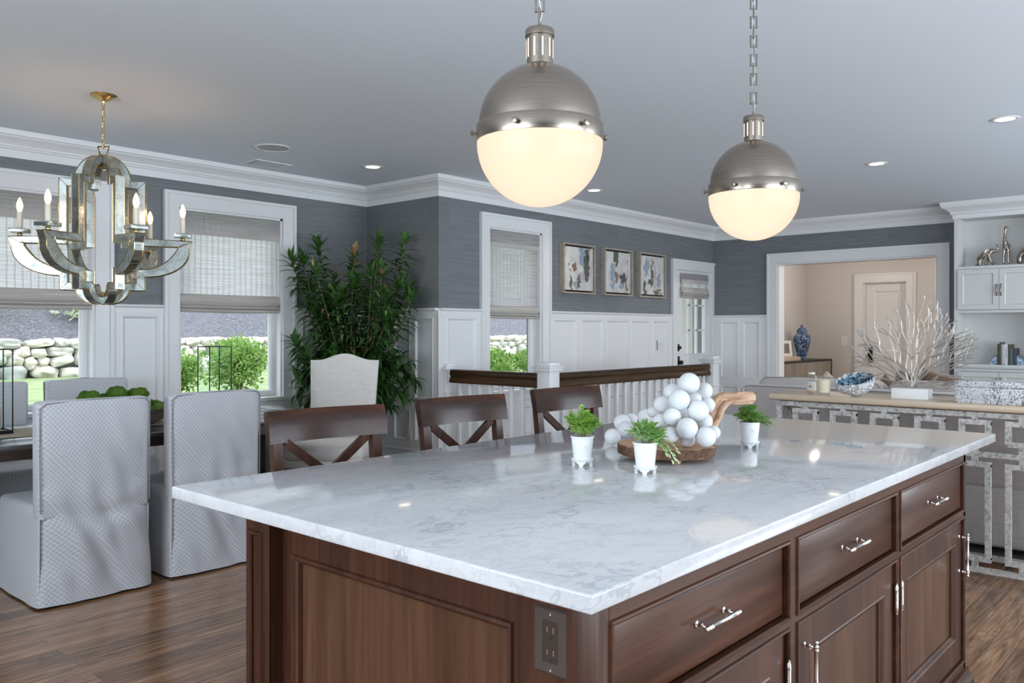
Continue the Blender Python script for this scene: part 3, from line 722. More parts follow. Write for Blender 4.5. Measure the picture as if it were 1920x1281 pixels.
shrub('boxwood_shrub', (6.0, 10.3, GZ), .46, .78, 3600, .062, 'box_leaf', 'round green shrub on the lawn, filling the second window’s lower right', seed=3)
shrub('boxwood_shrub', (4.75, 9.6, GZ), .26, .62, 1500, .06, 'box_leaf', 'small green shrub at the left edge of the second window', seed=4)
shrub('boxwood_shrub', (9.45, 9.0, GZ), .50, .60, 3400, .065, 'box_leaf', 'left of the two bushy shrubs seen in the window behind the railing', seed=5)
shrub('boxwood_shrub', (10.75, 9.1, GZ), .50, .58, 3400, .065, 'box_leaf', 'right of the two bushy shrubs seen in the window behind the railing', seed=6)
shrub('garden_shrub', (7.6, 18.6, 1.45), .9, .9, 900, .16, 'pale_leaf', 'pale leafy shrub on the dark mulch bank beyond the second window', seed=7)
shrub('garden_shrub', (5.0, 19.0, 1.6), .9, 1.0, 700, .16, 'yellow_leaf', 'yellow-flowering shrub on the mulch bank beyond the left window', seed=8)
shrub('garden_shrub', (18.6, 10.4, GZ), .8, 1.2, 1600, .11, 'box_leaf', 'leafy garden shrub outside the glazed door', seed=9)
for i, (x, y, r, h, lb) in enumerate(((3, 27, 3.2, 7, 'green tree rising behind the mulch bank, seen through the left window shade'), (12, 27, 3.2, 7.5, 'green tree rising behind the mulch bank, seen through the second window shade'), (24, 26, 3.5, 8, 'green tree beyond the garden, seen through the third window shade'), (29, 13, 3.0, 5.5, 'green tree beyond the glazed garden door'))):
    shrub('garden_tree', (x, y, 1.0 if y > 18 else GZ), r, h, 1700, .42, 'tree_leaf', lb, 'tree', seed=20+i, dens=.4)
bm = B(); box(bm, 10.4, 22, 5.9, 7.8, .0, .30); struct('floor_porch', bm, 'concrete', 0)
for i, (x, y) in enumerate(((12.6, 7.2), (14.9, 7.3))):
    e = root('porch_post', (x, y, .30), 'white square porch post outside the glazed door, %s' % ('nearer one' if i == 0 else 'farther one'), 'post')
    bm = B(); box(bm, x-.09, x+.09, y-.09, y+.09, .45, 2.9); part('shaft', bm, 'trim', e, smooth=0)
    bm = B(); box(bm, x-.12, x+.12, y-.12, y+.12, .30, .5, .01); part('plinth', bm, 'trim', e, smooth=0)

# ================================================================ woven window shades
def roman_shade(X0, X1, yb, ztop, zval, zfold, zbot, label, inset=.0):
    e = root('roman_shade', ((X0+X1)/2, yb, ztop), label, 'window shade', group=None)
    bm = B(); box(bm, X0+.012, X1-.012, yb, yb+.004, zfold-.01, ztop-.01); part('shade_panel', bm, 'shade', e, smooth=0)
    bm = B()
    prof = [(0, ztop), (-.018, ztop), (-.020, zval+.06), (-.018, zval), (-.010, zval), (-.012, zval+.06), (-.010, ztop-.01)]
    prism(bm, [(yb+y, z) for y, z in prof], 'x', X0, X1)
    v = part('valance', bm, 'shade', e)
    bm = B(); box(bm, X0, X1, yb-.022, yb-.016, zval-.001, zval+.045); part('valance_band', bm, 'shade_fold', v, smooth=0)
    bm = B(); dz = (zfold-zbot)
    pr = []
    n = 14
    def fold(z0, z1, out):
        for i in range(n+1):
            t = i/n; pr.append((-.006 - out*math.sin(PI*t)**.7, z0+(z1-z0)*t))
    fold(zfold, zbot+dz*.38, .030); fold(zbot+dz*.40, zbot+dz*.20, .034); fold(zbot+dz*.22, zbot, .026)
    back = [(-.002, zbot), (-.002, zfold)]
    def sagz(x, z): u = (x-X0)/(X1-X0); return z + .006*math.sin(PI*u)*((zfold-z)/dz)*-1
    seg = 10
    rowsv = [[bm.verts.new((X0+.008+(X1-X0-.016)*k/seg, yb+y, sagz(X0+(X1-X0)*k/seg, z))) for y, z in pr+back] for k in range(seg+1)]
    m_ = len(pr)+2
    for k in range(seg):
        for i in range(m_): bm.faces.new((rowsv[k][i], rowsv[k+1][i], rowsv[k+1][(i+1) % m_], rowsv[k][(i+1) % m_]))
    bm.faces.new(rowsv[0]); bm.faces.new(list(reversed(rowsv[-1])))
    part('folds', bm, 'shade_fold', e, smooth=60)
    bm = B(); tube(bm, [(X1-.03, yb+.01, ztop-.05), (X1-.03, yb+.01, zbot-.12)], .0015, 5); part('cord', bm, 'plate_white', e)
    return e
roman_shade(W1[0]+.01, W1[1]-.008, Y1+.035, 2.345, 2.14, 1.645, 1.50, 'woven wood roman shade in the left dining window, behind the chandelier')
roman_shade(W2[0]+.01, W2[1]-.012, Y1+.035, 2.345, 2.14, 1.645, 1.495, 'woven wood roman shade in the dining window between chandelier and tall plant')
roman_shade(W3[0]+.008, W3[1]-.012, Y2+.035, 2.345, 2.16, 1.585, 1.462, 'woven wood roman shade in the window behind the stair railing')
roman_shade(GL[0]-.045, GL[1]+.03, Y2+.000, 2.085, 1.96, 1.90, 1.765, 'small woven shade on the glazed exterior door')

# ================================================================ ceiling fixtures
def downlight(x, y, label, power=9, vis=True):
    e = root('recessed_downlight', (x, y, CEIL), label, 'ceiling light', group='recessed downlights in the white ceiling')
    bm = B(); lathe(bm, [(.085, 0), (.085, -.004), (.080, -.006), (.062, -.004), (.058, .0)], 36, (x, y, CEIL), cap=False); part('trim_ring', bm, 'trim', e)
    bm = B(); lathe(bm, [(.0, -.0012), (.060, -.0012)], 28, (x, y, CEIL), cap=False); part('lens', bm, 'downlight', e, smooth=0)
    lamp('downlight_beam', 'SPOT', (x, y, CEIL-.02), power, (1,.80,.60), .05, spot=math.radians(120), blend=.8)
downlight(4.547, 5.634, 'round recessed downlight nearest the air vent, above the tall plant')
downlight(6.775, 4.925, 'round recessed downlight between the two globe pendants')
downlight(7.268, 2.367, 'round recessed downlight right of the smaller-looking pendant')
downlight(6.295, 1.231, 'rightmost recessed downlight, near the upper right of the room')
for x, y in ((-.6, 3.0), (2.6, -.6), (5.2, -.9)): lamp('downlight_beam', 'SPOT', (x, y, CEIL-.02), 9, (1,.80,.60), .05, spot=math.radians(120), blend=.8)  # unseen spots without fixtures, added to light the room
e = root('ceiling_speaker', (3.563, 5.613, CEIL), 'round flush white speaker grille in the ceiling', 'speaker')
bm = B(); lathe(bm, [(.135,0),(.135,-.004),(.128,-.007),(.118,-.004),(.115,0)], 40, (3.563, 5.613, CEIL), cap=False); part('rim', bm, 'trim', e)
bm = B(); lathe(bm, [(0,-.003),(.117,-.003)], 40, (3.563, 5.613, CEIL), cap=False); part('grille', bm, simple('speaker_mesh', (.50,.52,.54), .7), e, smooth=0)
e = root('air_vent', (3.88, 6.2, CEIL), 'rectangular white louvred air vent in the ceiling', 'vent')
bm = B(); slab(bm, lambda a, z, d: Vector((a, z, CEIL-d)), .006, 3.71, 4.05, 6.08, 6.32, [(3.74, 4.02, 6.11, 6.29)]); part('frame', bm, 'trim', e, smooth=0)
bm = B()
for k in range(9): box(bm, 3.74, 4.02, 0, .016, 0, .0015, M4=Matrix.Translation((0, 6.112+.0195*k, CEIL-.012)) @ Matrix.Rotation(math.radians(38), 4, 'X'))
part('louvres', bm, 'trim', e, smooth=0)
bm = B(); box(bm, 3.74, 4.02, 6.11, 6.29, CEIL-.001, CEIL); part('duct', bm, 'dark_void', e, smooth=0)

# globe pendants over the island
def pendant(x, y, zr, label, rot):
    R = .178
    e = root('globe_pendant', (x, y, CEIL), label, 'pendant light', group='globe pendants over the island')
    c = (x, y, zr)
    bm = B(); lathe(bm, [(R*math.cos(t)*.992, -R*math.sin(t)*1.0-.006) for t in [i*PI/2/22 for i in range(23)]], 56, c, cap=False)
    lathe(bm, [(R*.992, -.006), (R*.97, .010)], 56, c, cap=False); part('glass_bowl', bm, 'globe', e, smooth=60)
    bm = B(); Rb = R*1.0
    lathe(bm, [(Rb-.010, -.004), (Rb-.001, -.004), (Rb, -.001), (Rb, .040), (Rb-.002, .043), (Rb-.007, .043)], 64, c, cap=False)
    band = part('band', bm, 'nickel', e, smooth=40)
    for k in range(6):
        a = rot + k*PI/3; M4 = Matrix.Translation((x, y, zr+.016)) @ Matrix.Rotation(a, 4, 'Z') @ Matrix.Rotation(PI/2, 4, 'Y')
        bm = B(); lathe(bm, [(.004, Rb-.002), (.004, Rb+.008), (.0085, Rb+.009), (.0085, Rb+.016), (.004, Rb+.018), (.0, Rb+.018)], 12, (0,0,0), M4, cap=False); part('thumb_screw', bm, 'nickel', band)
    bm = B(); rd = Rb-.007
    prof = [(rd*math.cos(t), .042 + (.172)*math.sin(t)) for t in [i*1.335/20 for i in range(21)]]
    rn = prof[-1][0]; zt = prof[-1][1]
    lathe(bm, prof + [(rn*.93, zt+.004)], 64, c, cap=False); part('dome', bm, 'nickel', e, smooth=50)
    bm = B(); r2 = .037
    lathe(bm, [(r2, zt-.002), (r2, zt+.082), (r2+.004, zt+.083), (r2+.004, zt+.100), (r2+.001, zt+.104), (.0, zt+.104)], 40, c, cap=False)
    nk = part('neck', bm, 'nickel', e)
    bm = B()
    for k in range(10):
        a = rot*1.7 + k*PI/5
        box(bm, -.0022, .0022, r2-.001, r2+.0008, zt+.022, zt+.074, M4=Matrix.Translation(c) @ Matrix.Rotation(a, 4, 'Z'))
    part('lit_slot', bm, m_emit('lit_slot', (1,.80,.66), 1.3), nk, smooth=0)
    # chain of square links up to a canopy
    zz = zr + zt + .104; k = 0; bm = B()
    lathe(bm, [(.005, zz), (.005, zz+.02), (.0, zz+.022)], 10, (x, y, 0))
    zz += .012
    while zz < CEIL-.05:
        L = .046; w = .0115; a = (k % 2)*PI/2 + .5
        pts = [Vector((-w,0,0)), Vector((-w,0,L)), Vector((w,0,L)), Vector((w,0,0))]
        M4 = Matrix.Translation((x, y, zz)) @ Matrix.Rotation(a, 4, 'Z')
        tube(bm, [M4 @ p for p in pts], .0034, 6, closed=True)
        zz += L-.008; k += 1
    part('chain', bm, 'nickel', e)
    bm = B(); tube(bm, [(x+.006*math.sin(t*2.2), y+.006*math.cos(t*2.2), zr+zt+.1+(CEIL-zr-zt-.1)*t/12) for t in range(13)], .0018, 6); part('cord', bm, 'plate_white', e)
    bm = B(); lathe(bm, [(.0, -.055), (.012, -.05), (.02, -.03), (.062, -.018), (.066, 0)], 32, (x, y, CEIL), cap=False); part('canopy', bm, 'nickel', e)
pendant(1.805, 1.50, 1.872, 'nearer, larger-looking nickel dome pendant with glowing opal glass bowl', .35)
pendant(3.145, 1.50, 1.885, 'farther, smaller-looking nickel dome pendant with glowing opal glass bowl', .05)

# mirrored chandelier over the dining table
def chandelier(cx, cy):
    e = root('mirrored_chandelier', (cx, cy, CEIL), 'antiqued mirror chandelier with six candle arms over the dining table', 'chandelier')
    phis = [math.radians(18+60*k) for k in range(6)]
    rt = Vector((math.sin(A), -math.cos(A), 0)); fw = Vector((math.cos(A), math.sin(A), 0))
    def arc(c, r0, r1, a0, a1, n): return [(c[0]+r0*math.cos(a0+(a1-a0)*i/n), c[1]+r1*math.sin(a0+(a1-a0)*i/n)) for i in range(n+1)]
    P = []   # (r, z, half width)
    P += [(r, z, .021) for r, z in arc((.028, 2.205), .125, .150, PI/2, .06, 10)]
    P += [(.166, 2.212, .021), (.240, 2.212, .021), (.240, 1.870, .021)]
    P += [(.500, 1.865, .022)]
    P += [(r, z, w) for (r, z), w in zip(arc((.236, 1.853), .250, .170, -.05, -PI/2, 12), [.030,.034,.038,.040,.040,.038,.036,.033,.030,.027,.024,.022,.021])]
    P += [(.236, 1.600, .021), (.150, 1.600, .021)]
    P += [(r, z, .021) for r, z in arc((.030, 1.600), .112, .085, -.08, -PI/2, 8)]
    P = [(r*.885 if r <= .24 else .2124+(r-.24)*.96, z, w) for r, z, w in P]
    n = len(P); out, inn = [], []
    for i, (r, z, w) in enumerate(P):
        d1 = Vector((P[i][0]-P[i-1][0], P[i][1]-P[i-1][1])) if i > 0 else None; d2 = Vector((P[i+1][0]-P[i][0], P[i+1][1]-P[i][1])) if i < n-1 else None
        d1 = (d1 or d2).normalized(); d2 = (d2 or d1).normalized()
        n1, n2 = Vector((-d1.y, d1.x)), Vector((-d2.y, d2.x)); m = n1+n2
        m = m/max(.55, m.dot(n1)) if m.length > .2 else n1
        out.append((r+m.x*w, z+m.y*w)); inn.append((r-m.x*w, z-m.y*w))
    for ph in phis:
        dr = rt*math.cos(ph) + fw*math.sin(ph); tn = Vector((-dr.y, dr.x, 0)); th = .024
        pt = lambda q, t: Vector((cx, cy, 0)) + dr*max(q[0], .006) + tn*t + Vector((0,0,q[1]))
        bm = B(); V = [[bm.verts.new(p) for p in (pt(out[i], -th), pt(out[i], th), pt(inn[i], th), pt(inn[i], -th))] for i in range(n)]
        for i in range(n-1):
            for k in range(4): bm.faces.new((V[i][k], V[i+1][k], V[i+1][(k+1) % 4], V[i][(k+1) % 4]))
        bm.faces.new(V[0]); bm.faces.new(V[-1])
        rb = part('rib', bm, 'mirror', e, smooth=0)
        bm = B()
        for q in (out, inn):
            for t in (-th, th): tube(bm, [pt(p, t) for p in q], .0028, 4)
        for i in (11, 12, 13, 14, 27, 28): tube(bm, [pt(out[i], -th), pt(inn[i], -th)], .0016, 4); tube(bm, [pt(out[i], th), pt(inn[i], th)], .0016, 4)
        for i in list(range(1, 11, 2)) + list(range(14, 27)):
            if i < n: tube(bm, [pt(out[i], -th), pt(out[i], th)], .0013, 4)
        part('gilt_edge', bm, 'brass', rb)
        c = Vector((cx, cy, 0)) + dr*.440
        ang = math.atan2(dr.y, dr.x)
        bm = B(); lathe(bm, [(.010, 1.885), (.014, 1.890), (.014, 1.897), (.008, 1.910)], 14, (c.x, c.y, 0)); part('cup', bm, 'brass', e)
        bm = B(); box(bm, -.048, .048, -.048, .048, 1.907, 1.930, .002, M4=Matrix.Translation((c.x, c.y, 0)) @ Matrix.Rotation(ang, 4, 'Z')); part('drip_plate', bm, 'mirror', e)
        bm = B(); lathe(bm, [(.015, 1.930), (.0155, 1.965), (.0148, 2.020), (.0155, 2.027), (.010, 2.029)], 16, (c.x, c.y, 0)); cd_ = part('candle_sleeve', bm, 'wax', e)
        bm = B(); lathe(bm, [(.009, 2.027), (.0135, 2.040), (.0175, 2.057), (.0165, 2.073), (.0105, 2.093), (.0045, 2.107), (.0, 2.113)], 16, (c.x, c.y, 0), cap=False); part('candle_bulb', bm, 'bulb', cd_)
        lamp('candle_bulb_glow', 'POINT', (c.x, c.y, 2.07), 3.2, (1,.62,.36), .02)
    bm = B(); lathe(bm, [(.010, 1.495), (.016, 1.50), (.016, 1.56), (.008, 1.57)], 12, (cx, cy, 0)); part('bottom_boss', bm, 'brass', e)
    bm = B(); lathe(bm, [(.008, 2.30), (.018, 2.31), (.018, 2.375), (.010, 2.385)], 14, (cx, cy, 0))
    part('hub', bm, 'brass', e)
    bm = B(); q = [(-.020, 2.385), (-.034, 2.435), (.034, 2.435), (.020, 2.385)]
    tube(bm, [Vector((cx, cy, 0)) + rt*a + Vector((0,0,z)) for a, z in q], .006, 4, closed=True); part('hanging_loop', bm, 'brass', e)
    bm = B(); z = 2.42; k = 0
    while z < CEIL-.045:
        a = (k % 2)*PI/2+.7; L = .042
        M4 = Matrix.Translation((cx, cy, z)) @ Matrix.Rotation(a, 4, 'Z')
        tube(bm, [M4 @ Vector((.0085*math.cos(t), 0, L/2 + (L/2)*math.sin(t))) for t in [i*PI/5 for i in range(10)]], .0028, 5, closed=True); z += L-.007; k += 1
    part('chain', bm, 'brass', e)
    bm = B(); lathe(bm, [(.0, -.050), (.010, -.048), (.012, -.036), (.034, -.030), (.056, -.016), (.072, -.008), (.076, 0)], 32, (cx, cy, CEIL), cap=False); part('canopy', bm, 'brass', e)
chandelier(2.10, 5.12)

# ================================================================ pictures on the stair wall
for i, (x0, x1, lab) in enumerate(((6.975, 7.545, 'left of three small abstract canvases in pale wood float frames'), (7.725, 8.290, 'middle of three small abstract canvases in pale wood float frames'), (8.450, 9.030, 'right of three small abstract canvases in pale wood float frames'))):
    z0, z1 = 1.740, 2.278; cx = (x0+x1)/2; cz = (z0+z1)/2
    e = root('framed_abstract_painting', (cx, Y2, cz), lab, 'painting', group='three abstract canvases in a row')
    bm = B(); R = (x0, x1, z0, z1); ring(bm, YP(Y2), R, [(0, .002), (0, .062), (.018, .062), (.018, .012)])
    part('frame', bm, m_wood('champagne_frame_%d' % i, (.30,.25,.19), (.42,.36,.29), (.52,.46,.38), 'x', .4, 1, 0), e, smooth=0)
    bm = B(); box(bm, x0+.01, x1-.01, Y2-.014, Y2-.004, z0+.01, z1-.01); part('backing', bm, 'dark_void', e, smooth=0)
    bm = B(); box(bm, x0+.036, x1-.036, Y2-.052, Y2-.014, z0+.036, z1-.036, .002); part('canvas', bm, 'art%d' % (i+1), e)
# switches and outlets
def plate(name, mp, a, z, w, h, label, slots=0, toggles=0, cat='outlet'):
    c = mp(a, z, .02); e = root(name, c, label, cat)
    bm = B(); slab(bm, mp, .005, a-w/2, a+w/2, z-h/2, z+h/2, [], WT); part('cover_plate', bm, 'plate_white', e, smooth=0)
    for k in range(toggles):
        aa = a + (k-(toggles-1)/2)*.046; bm = B(); slab(bm, mp, .004, aa-.016, aa+.016, z-.033, z+.033, [], WT+.005); slab(bm, mp, .004, aa-.015, aa+.015, z-.002, z+.031, [], WT+.008); part('rocker_switch', bm, 'plate_white', e, smooth=0)
    for k in range(slots):
        zz = z + (k-.5)*.04; bm = B(); slab(bm, mp, .003, a-.016, a+.016, zz-.014, zz+.014, [], WT+.005); f_ = part('receptacle', bm, 'plate_white', e, smooth=0)
        bm = B()
        for da in (-.006, .006): slab(bm, mp, .001, a+da-.001, a+da+.001, zz-.002, zz+.007, [], WT+.008)
        part('slot', bm, 'glass_black', f_, smooth=0)
    return e
plate('wall_outlet', XP(XC), 5.905, .375, .07, .115, 'white outlet low on the panelled return wall beside the middle stool', slots=2)
plate('wall_outlet', YP(Y1), 3.20, .40, .07, .115, 'white outlet below the dining window, seen between the slipcovered chairs', slots=2)
plate('light_switch', YP(Y2), 7.782, 1.17, .05, .115, 'single white switch on the panelling below the middle painting', toggles=1, cat='switch')
plate('light_switch', YP(Y2), 8.99, 1.16, .17, .125, 'wide white three-gang switch plate beside the exterior door', toggles=3, cat='switch')
plate('light_switch', lambda a, z, d: Vector((XL-d+.018, a, z)), 5.26, 1.16, .10, .16, 'white switch on the beige wall left of the far panelled door', toggles=1, cat='switch')

# ================================================================ balustrade
def newel(x, y, z1, label, s=.065):
    e = root('newel_post', (x, y, 0), label, 'post')
    bm = B(); box(bm, x-s, x+s, y-s, y+s, 0, z1-.06, .003); box(bm, x-s-.015, x+s+.015, y-s-.015, y+s+.015, 0, .24, .004); box(bm, x-s-.008, x+s+.008, y-s-.008, y+s+.008, z1-.32, z1-.30, .003); part('shaft', bm, 'trim', e)
    bm = B(); c = (x, y, 0)
    for (k, z0, zz1) in ((s+.008, z1-.085, z1-.072), (s+.020, z1-.072, z1-.045), (s+.030, z1-.045, z1-.030)): box(bm, x-k, x+k, y-k, y+k, z0, zz1, .003)
    k = s+.004; box(bm, x-k, x+k, y-k, y+k, z1-.030, z1, .006); part('cap', bm, 'trim', e)
newel(5.265, 4.285, 1.083, 'square white newel post at the corner of the dark railing, middle of the photo')
newel(7.975, 4.285, 1.075, 'square white newel post at the railing’s far end, before the exterior door')
e = root('half_newel', (5.31, Y2-.02, 0), 'flat white half newel on the panelled wall where the left railing ends', 'post')
bm = B(); box(bm, 5.26, 5.38, Y2-.06, Y2-WT-.002, 0, 1.0, .003); box(bm, 5.235, 5.405, Y2-.08, Y2-WT-.002, .985, 1.012, .004); box(bm, 5.265, 5.375, Y2-.058, Y2-WT-.002, 1.012, 1.04, .004); box(bm, 5.25, 5.39, Y2-.072, Y2-WT-.002, .77, .785, .003); part('shaft', bm, 'trim', e)
hp = [(-.034,.872),(.034,.872),(.037,.885),(.037,.905),(.026,.918),(.024,.935),(.033,.945),(.034,.958),(.028,.975),(.030,.982),(.020,.992),(-.020,.992),(-.030,.982),(-.028,.975),(-.034,.958),(-.033,.945),(-.024,.935),(-.026,.918),(-.037,.905),(-.037,.885)]
bm = B(); prism(bm, [(5.265+u, v) for u, v in hp], 'y', 4.352, 5.40); solo('handrail', bm, m_wood('walnut_rail_y', (.020,.010,.005), (.052,.026,.012), (.10,.055,.024), 'y', .25), 'short dark moulded handrail left of the middle newel post, below the window', 'handrail', (5.265, 4.9, .93), smooth=50)
bm = B(); prism(bm, [(4.285+u, v) for u, v in hp], 'x', 5.332, 7.908); solo('handrail', bm, 'rail_wood', 'long dark moulded handrail right of the middle newel post', 'handrail', (6.6, 4.285, .93), smooth=50)
b0 = None
def baluster(x, y, lab):
    global b0
    if b0 is None:
        bm = B(); box(bm, -.017, .017, -.017, .017, 0, .874, .002); b0 = solo('baluster', bm, 'trim', lab, 'baluster', (0,0,0), world=False); b0.location = (x, y, 0)
        b0['group'] = 'white balusters under the left railing'; return b0
    c = b0.copy(); COL.objects.link(c); c.location = (x, y, 0); c['label'] = lab; return c
y = 5.303
while y > 4.40: c = baluster(5.265, y, 'white square baluster under the short left handrail'); c['group'] = 'white balusters under the left railing'; y -= .1235
x = 5.45
while x < 7.88: c = baluster(x, 4.285, 'white square baluster under the long right handrail'); c['group'] = 'white balusters under the right railing'; x += .131

# ================================================================ island
IX0, IX1, IY0, IY1 = 1.074, 3.845, .786, 2.184; CT = .92
bm = B(); box(bm, IX0, IX1, IY0, IY1, CT-.033, CT, .004, 3)
solo('island_worktop', bm, 'marble', 'large white veined marble worktop on the dark wood island', 'countertop', (2.46, 1.485, CT-.033))
e = root('kitchen_island', (2.3, 1.36, 0), 'dark mahogany kitchen island base with drawers and panelled doors', 'kitchen island')
FX0, FX1, FY0, FY1 = 1.134, 3.513, .82, 1.905; BT = CT-.034; EX = 1.170
bm = B(); box(bm, EX+.03, FX1-.02, FY0+.05, FY1-.02, .02, BT-.02); part('carcass', bm, 'mahog_v', e, smooth=0)
dr = [(1.180, 1.898), (1.954, 2.687), (2.731, 3.482)]; DZ = (.664, .838); OZ = (.096, .634)
rects = [(a, b, *DZ) for a, b in dr] + [(a, b, *OZ) for a, b in dr]
bm = B(); slab(bm, YP(FY0), -.05, 1.172, FX1, .0, BT, rects)
for r in rects: ring(bm, YP(FY0), (r[0]-.002, r[1]+.002, r[2]-.002, r[3]+.002), [(-.006, 0), (-.004, .005), (.001, .006), (.004, .002), (.004, -.014)])
part('face_frame', bm, 'mahog_h', e, smooth=0)
bm = B()
sweep(bm, [(FX1, FY0), (FX0-.0, FY0)][::-1], [(0, 0), (.030, 0), (.030, .030), (.022, .045), (.014, .052), (.012, .064), (0, .066)])
sweep(bm, [(EX-.036, FY1), (EX-.036, FY0-.0)], [(0, 0), (.030, 0), (.030, .030), (.022, .045), (.014, .052), (.012, .064), (0, .066)])
part('base_moulding', bm, 'mahog_h', e, smooth=25)
def pull(bm, c, L, axis, post=.030):
    """turned bar pull: bar with beads on two posts; face towards -Y"""
    c = Vector(c); ax = Vector((1,0,0)) if axis == 'x' else Vector((0,0,1))
    q = Matrix.Rotation(PI/2, 4, 'Y') if axis == 'x' else Matrix.Identity(4)
    h = L/2
    pr = [(0,-h-.006),(.004,-h-.005),(.0055,-h-.001),(.0035,-h+.004),(.0062,-h+.007),(.0066,-h+.011),(.0048,-h+.014),(.0064,-h+.018),(.0052,-h+.021),(.0050,0),(.0052,h-.021),(.0064,h-.018),(.0048,h-.014),(.0066,h-.011),(.0062,h-.007),(.0035,h-.004),(.0055,h+.001),(.004,h+.005),(0,h+.006)]
    lathe(bm, pr, 14, c + Vector((0,-post,0)), q, cap=False)
    for s_ in (-1, 1):
        lathe(bm, [(.0075,0),(.0075,.002),(.0038,.004),(.0034,.011),(.0055,.014),(.0034,.017),(.0032,post)], 12, c + ax*s_*(h-.011), Matrix.Rotation(PI/2, 4, 'X'), cap=False)
for k, (a, b) in enumerate(dr):
    bm = B(); box(bm, a+.009, b-.009, FY0+.008, FY0+.028, DZ[0]+.009, DZ[1]-.009, .002)
    d = part('drawer', bm, 'mahog_h', e)
    bm = B(); pull(bm, ((a+b)/2, FY0+.008, .757), .135, 'x'); part('handle', bm, 'nickel_bright', d)
    bm = B(); r = (a+.009, b-.009, OZ[0]+.009, OZ[1]-.009); ir = (r[0]+.075, r[1]-.075, r[2]+.085, r[3]-.075)
    slab(bm, YP(FY0+.028), .022, *r, [ir]); ring(bm, YP(FY0+.028), ir, [(0,.022),(.004,.024),(.010,.021),(.016,.014),(.020,.012),(.022,.006)])
    d = part('door', bm, 'mahog_v', e, smooth=0)
    bm = B(); slab(bm, YP(FY0+.028), .006, ir[0]-.005, ir[1]+.005, ir[2]-.005, ir[3]+.005, []); part('door_panel', bm, 'mahog_panel', d, smooth=0)
    hx = {0: a+.045, 1: a+.055, 2: b+.01-.05}[k]
    bm = B(); pull(bm, (hx, FY0+.006, .505), .150, 'z'); part('handle', bm, 'nickel_bright', d)
    hg = {0: b-.003, 1: b-.003, 2: a+.003}[k]
    for zz in (.52, .20):
        bm = B(); lathe(bm, [(0,-.048),(.0045,-.045),(.0045,-.040),(.006,-.038),(.006,-.02),(.0045,-.019),(.006,-.018),(.006,0),(.0045,.001),(.006,.002),(.006,.019),(.0045,.02),(.006,.021),(.006,.038),(.0045,.040),(.0045,.045),(0,.048)], 12, (hg, FY0-.004, zz), cap=False); part('hinge', bm, 'nickel_bright', d)
# end panel towards the dining side of the room
bm = B(); er = (1.035, 1.76, .12, .795)
slab(bm, XP(EX), -.03, FY0+.02, FY1-.02, 0, BT, [er]); ring(bm, XP(EX), er, [(0,0),(.003,.006),(.010,.007),(.014,.0),(.020,-.004),(.022,-.016)]); part('end_frame', bm, 'mahog_v', e, smooth=0)
bm = B(); slab(bm, XP(EX), .008, er[0]-.004, er[1]+.004, er[2]-.004, er[3]+.004, [], -.024); part('end_panel', bm, 'mahog_panel', e, smooth=0)
bm = B(); box(bm, EX-.036, 1.1715, FY0, FY0+.064, 0, BT, .0015); part('corner_post', bm, 'mahog_v', e)
bm = B(); mpP = XP(EX-.036); pr_ = (1.827, 1.893, .12, .842)
box(bm, EX-.034, EX+.06, 1.800, FY1, 0, BT); slab(bm, mpP, .002, 1.800, FY1, 0, BT, [pr_], 0); ring(bm, mpP, pr_, [(0,.002),(.003,.007),(.010,.007),(.014,.001)]); part('corner_post', bm, 'mahog_v', e, smooth=0)
bm = B(); box(bm, EX+.04, FX1-.02, FY1-.03, FY1-.005, 0, BT); part('back_panel', bm, 'mahog_h', e, smooth=0)
bm = B(); box(bm, FX1-.025, FX1, FY0, FY1, 0, BT); part('side_panel', bm, 'mahog_v', e, smooth=0)
e = root('island_outlet', (EX, .942, .78), 'bronze duplex outlet plate on the dark island end panel', 'outlet')
mpE = XP(EX)
bm = B(); ring(bm, mpE, (.902, .982, .722, .842), [(0,.0),(0,.003),(.004,.007),(.022,.007),(.022,.002)]); part('cover_plate', bm, simple('bronze_plate', (.085,.068,.062), .28, .35), e, smooth=0)
bm = B(); slab(bm, mpE, .0065, .924, .960, .744, .820, []); f_ = part('receptacle', bm, simple('dark_brown_plastic', (.035,.022,.016), .35), e, smooth=0)
bm = B()
for zz in (.803, .763):
    for a_ in (.935, .949): slab(bm, mpE, .0006, a_-.0015, a_+.0015, zz-.005, zz+.005, [], .0065)
part('contact_slot', bm, 'nickel_bright', f_, smooth=0)
bm = B()
for zz in (.803, .763): lathe(bm, [(0,0),(.0032,0)], 12, (EX-.0072, .942, zz-.014), Matrix.Rotation(PI/2, 4, 'Y'), cap=False)
part('ground_hole', bm, 'glass_black', f_, smooth=0)
for zz in (.832, .732):
    bm = B(); lathe(bm, [(.0035,0),(.003,.0015),(0,.002)], 10, (EX-.007, .942, zz), Matrix.Rotation(-PI/2, 4, 'Y'), cap=False); part('screw', bm, 'nickel_bright', e)

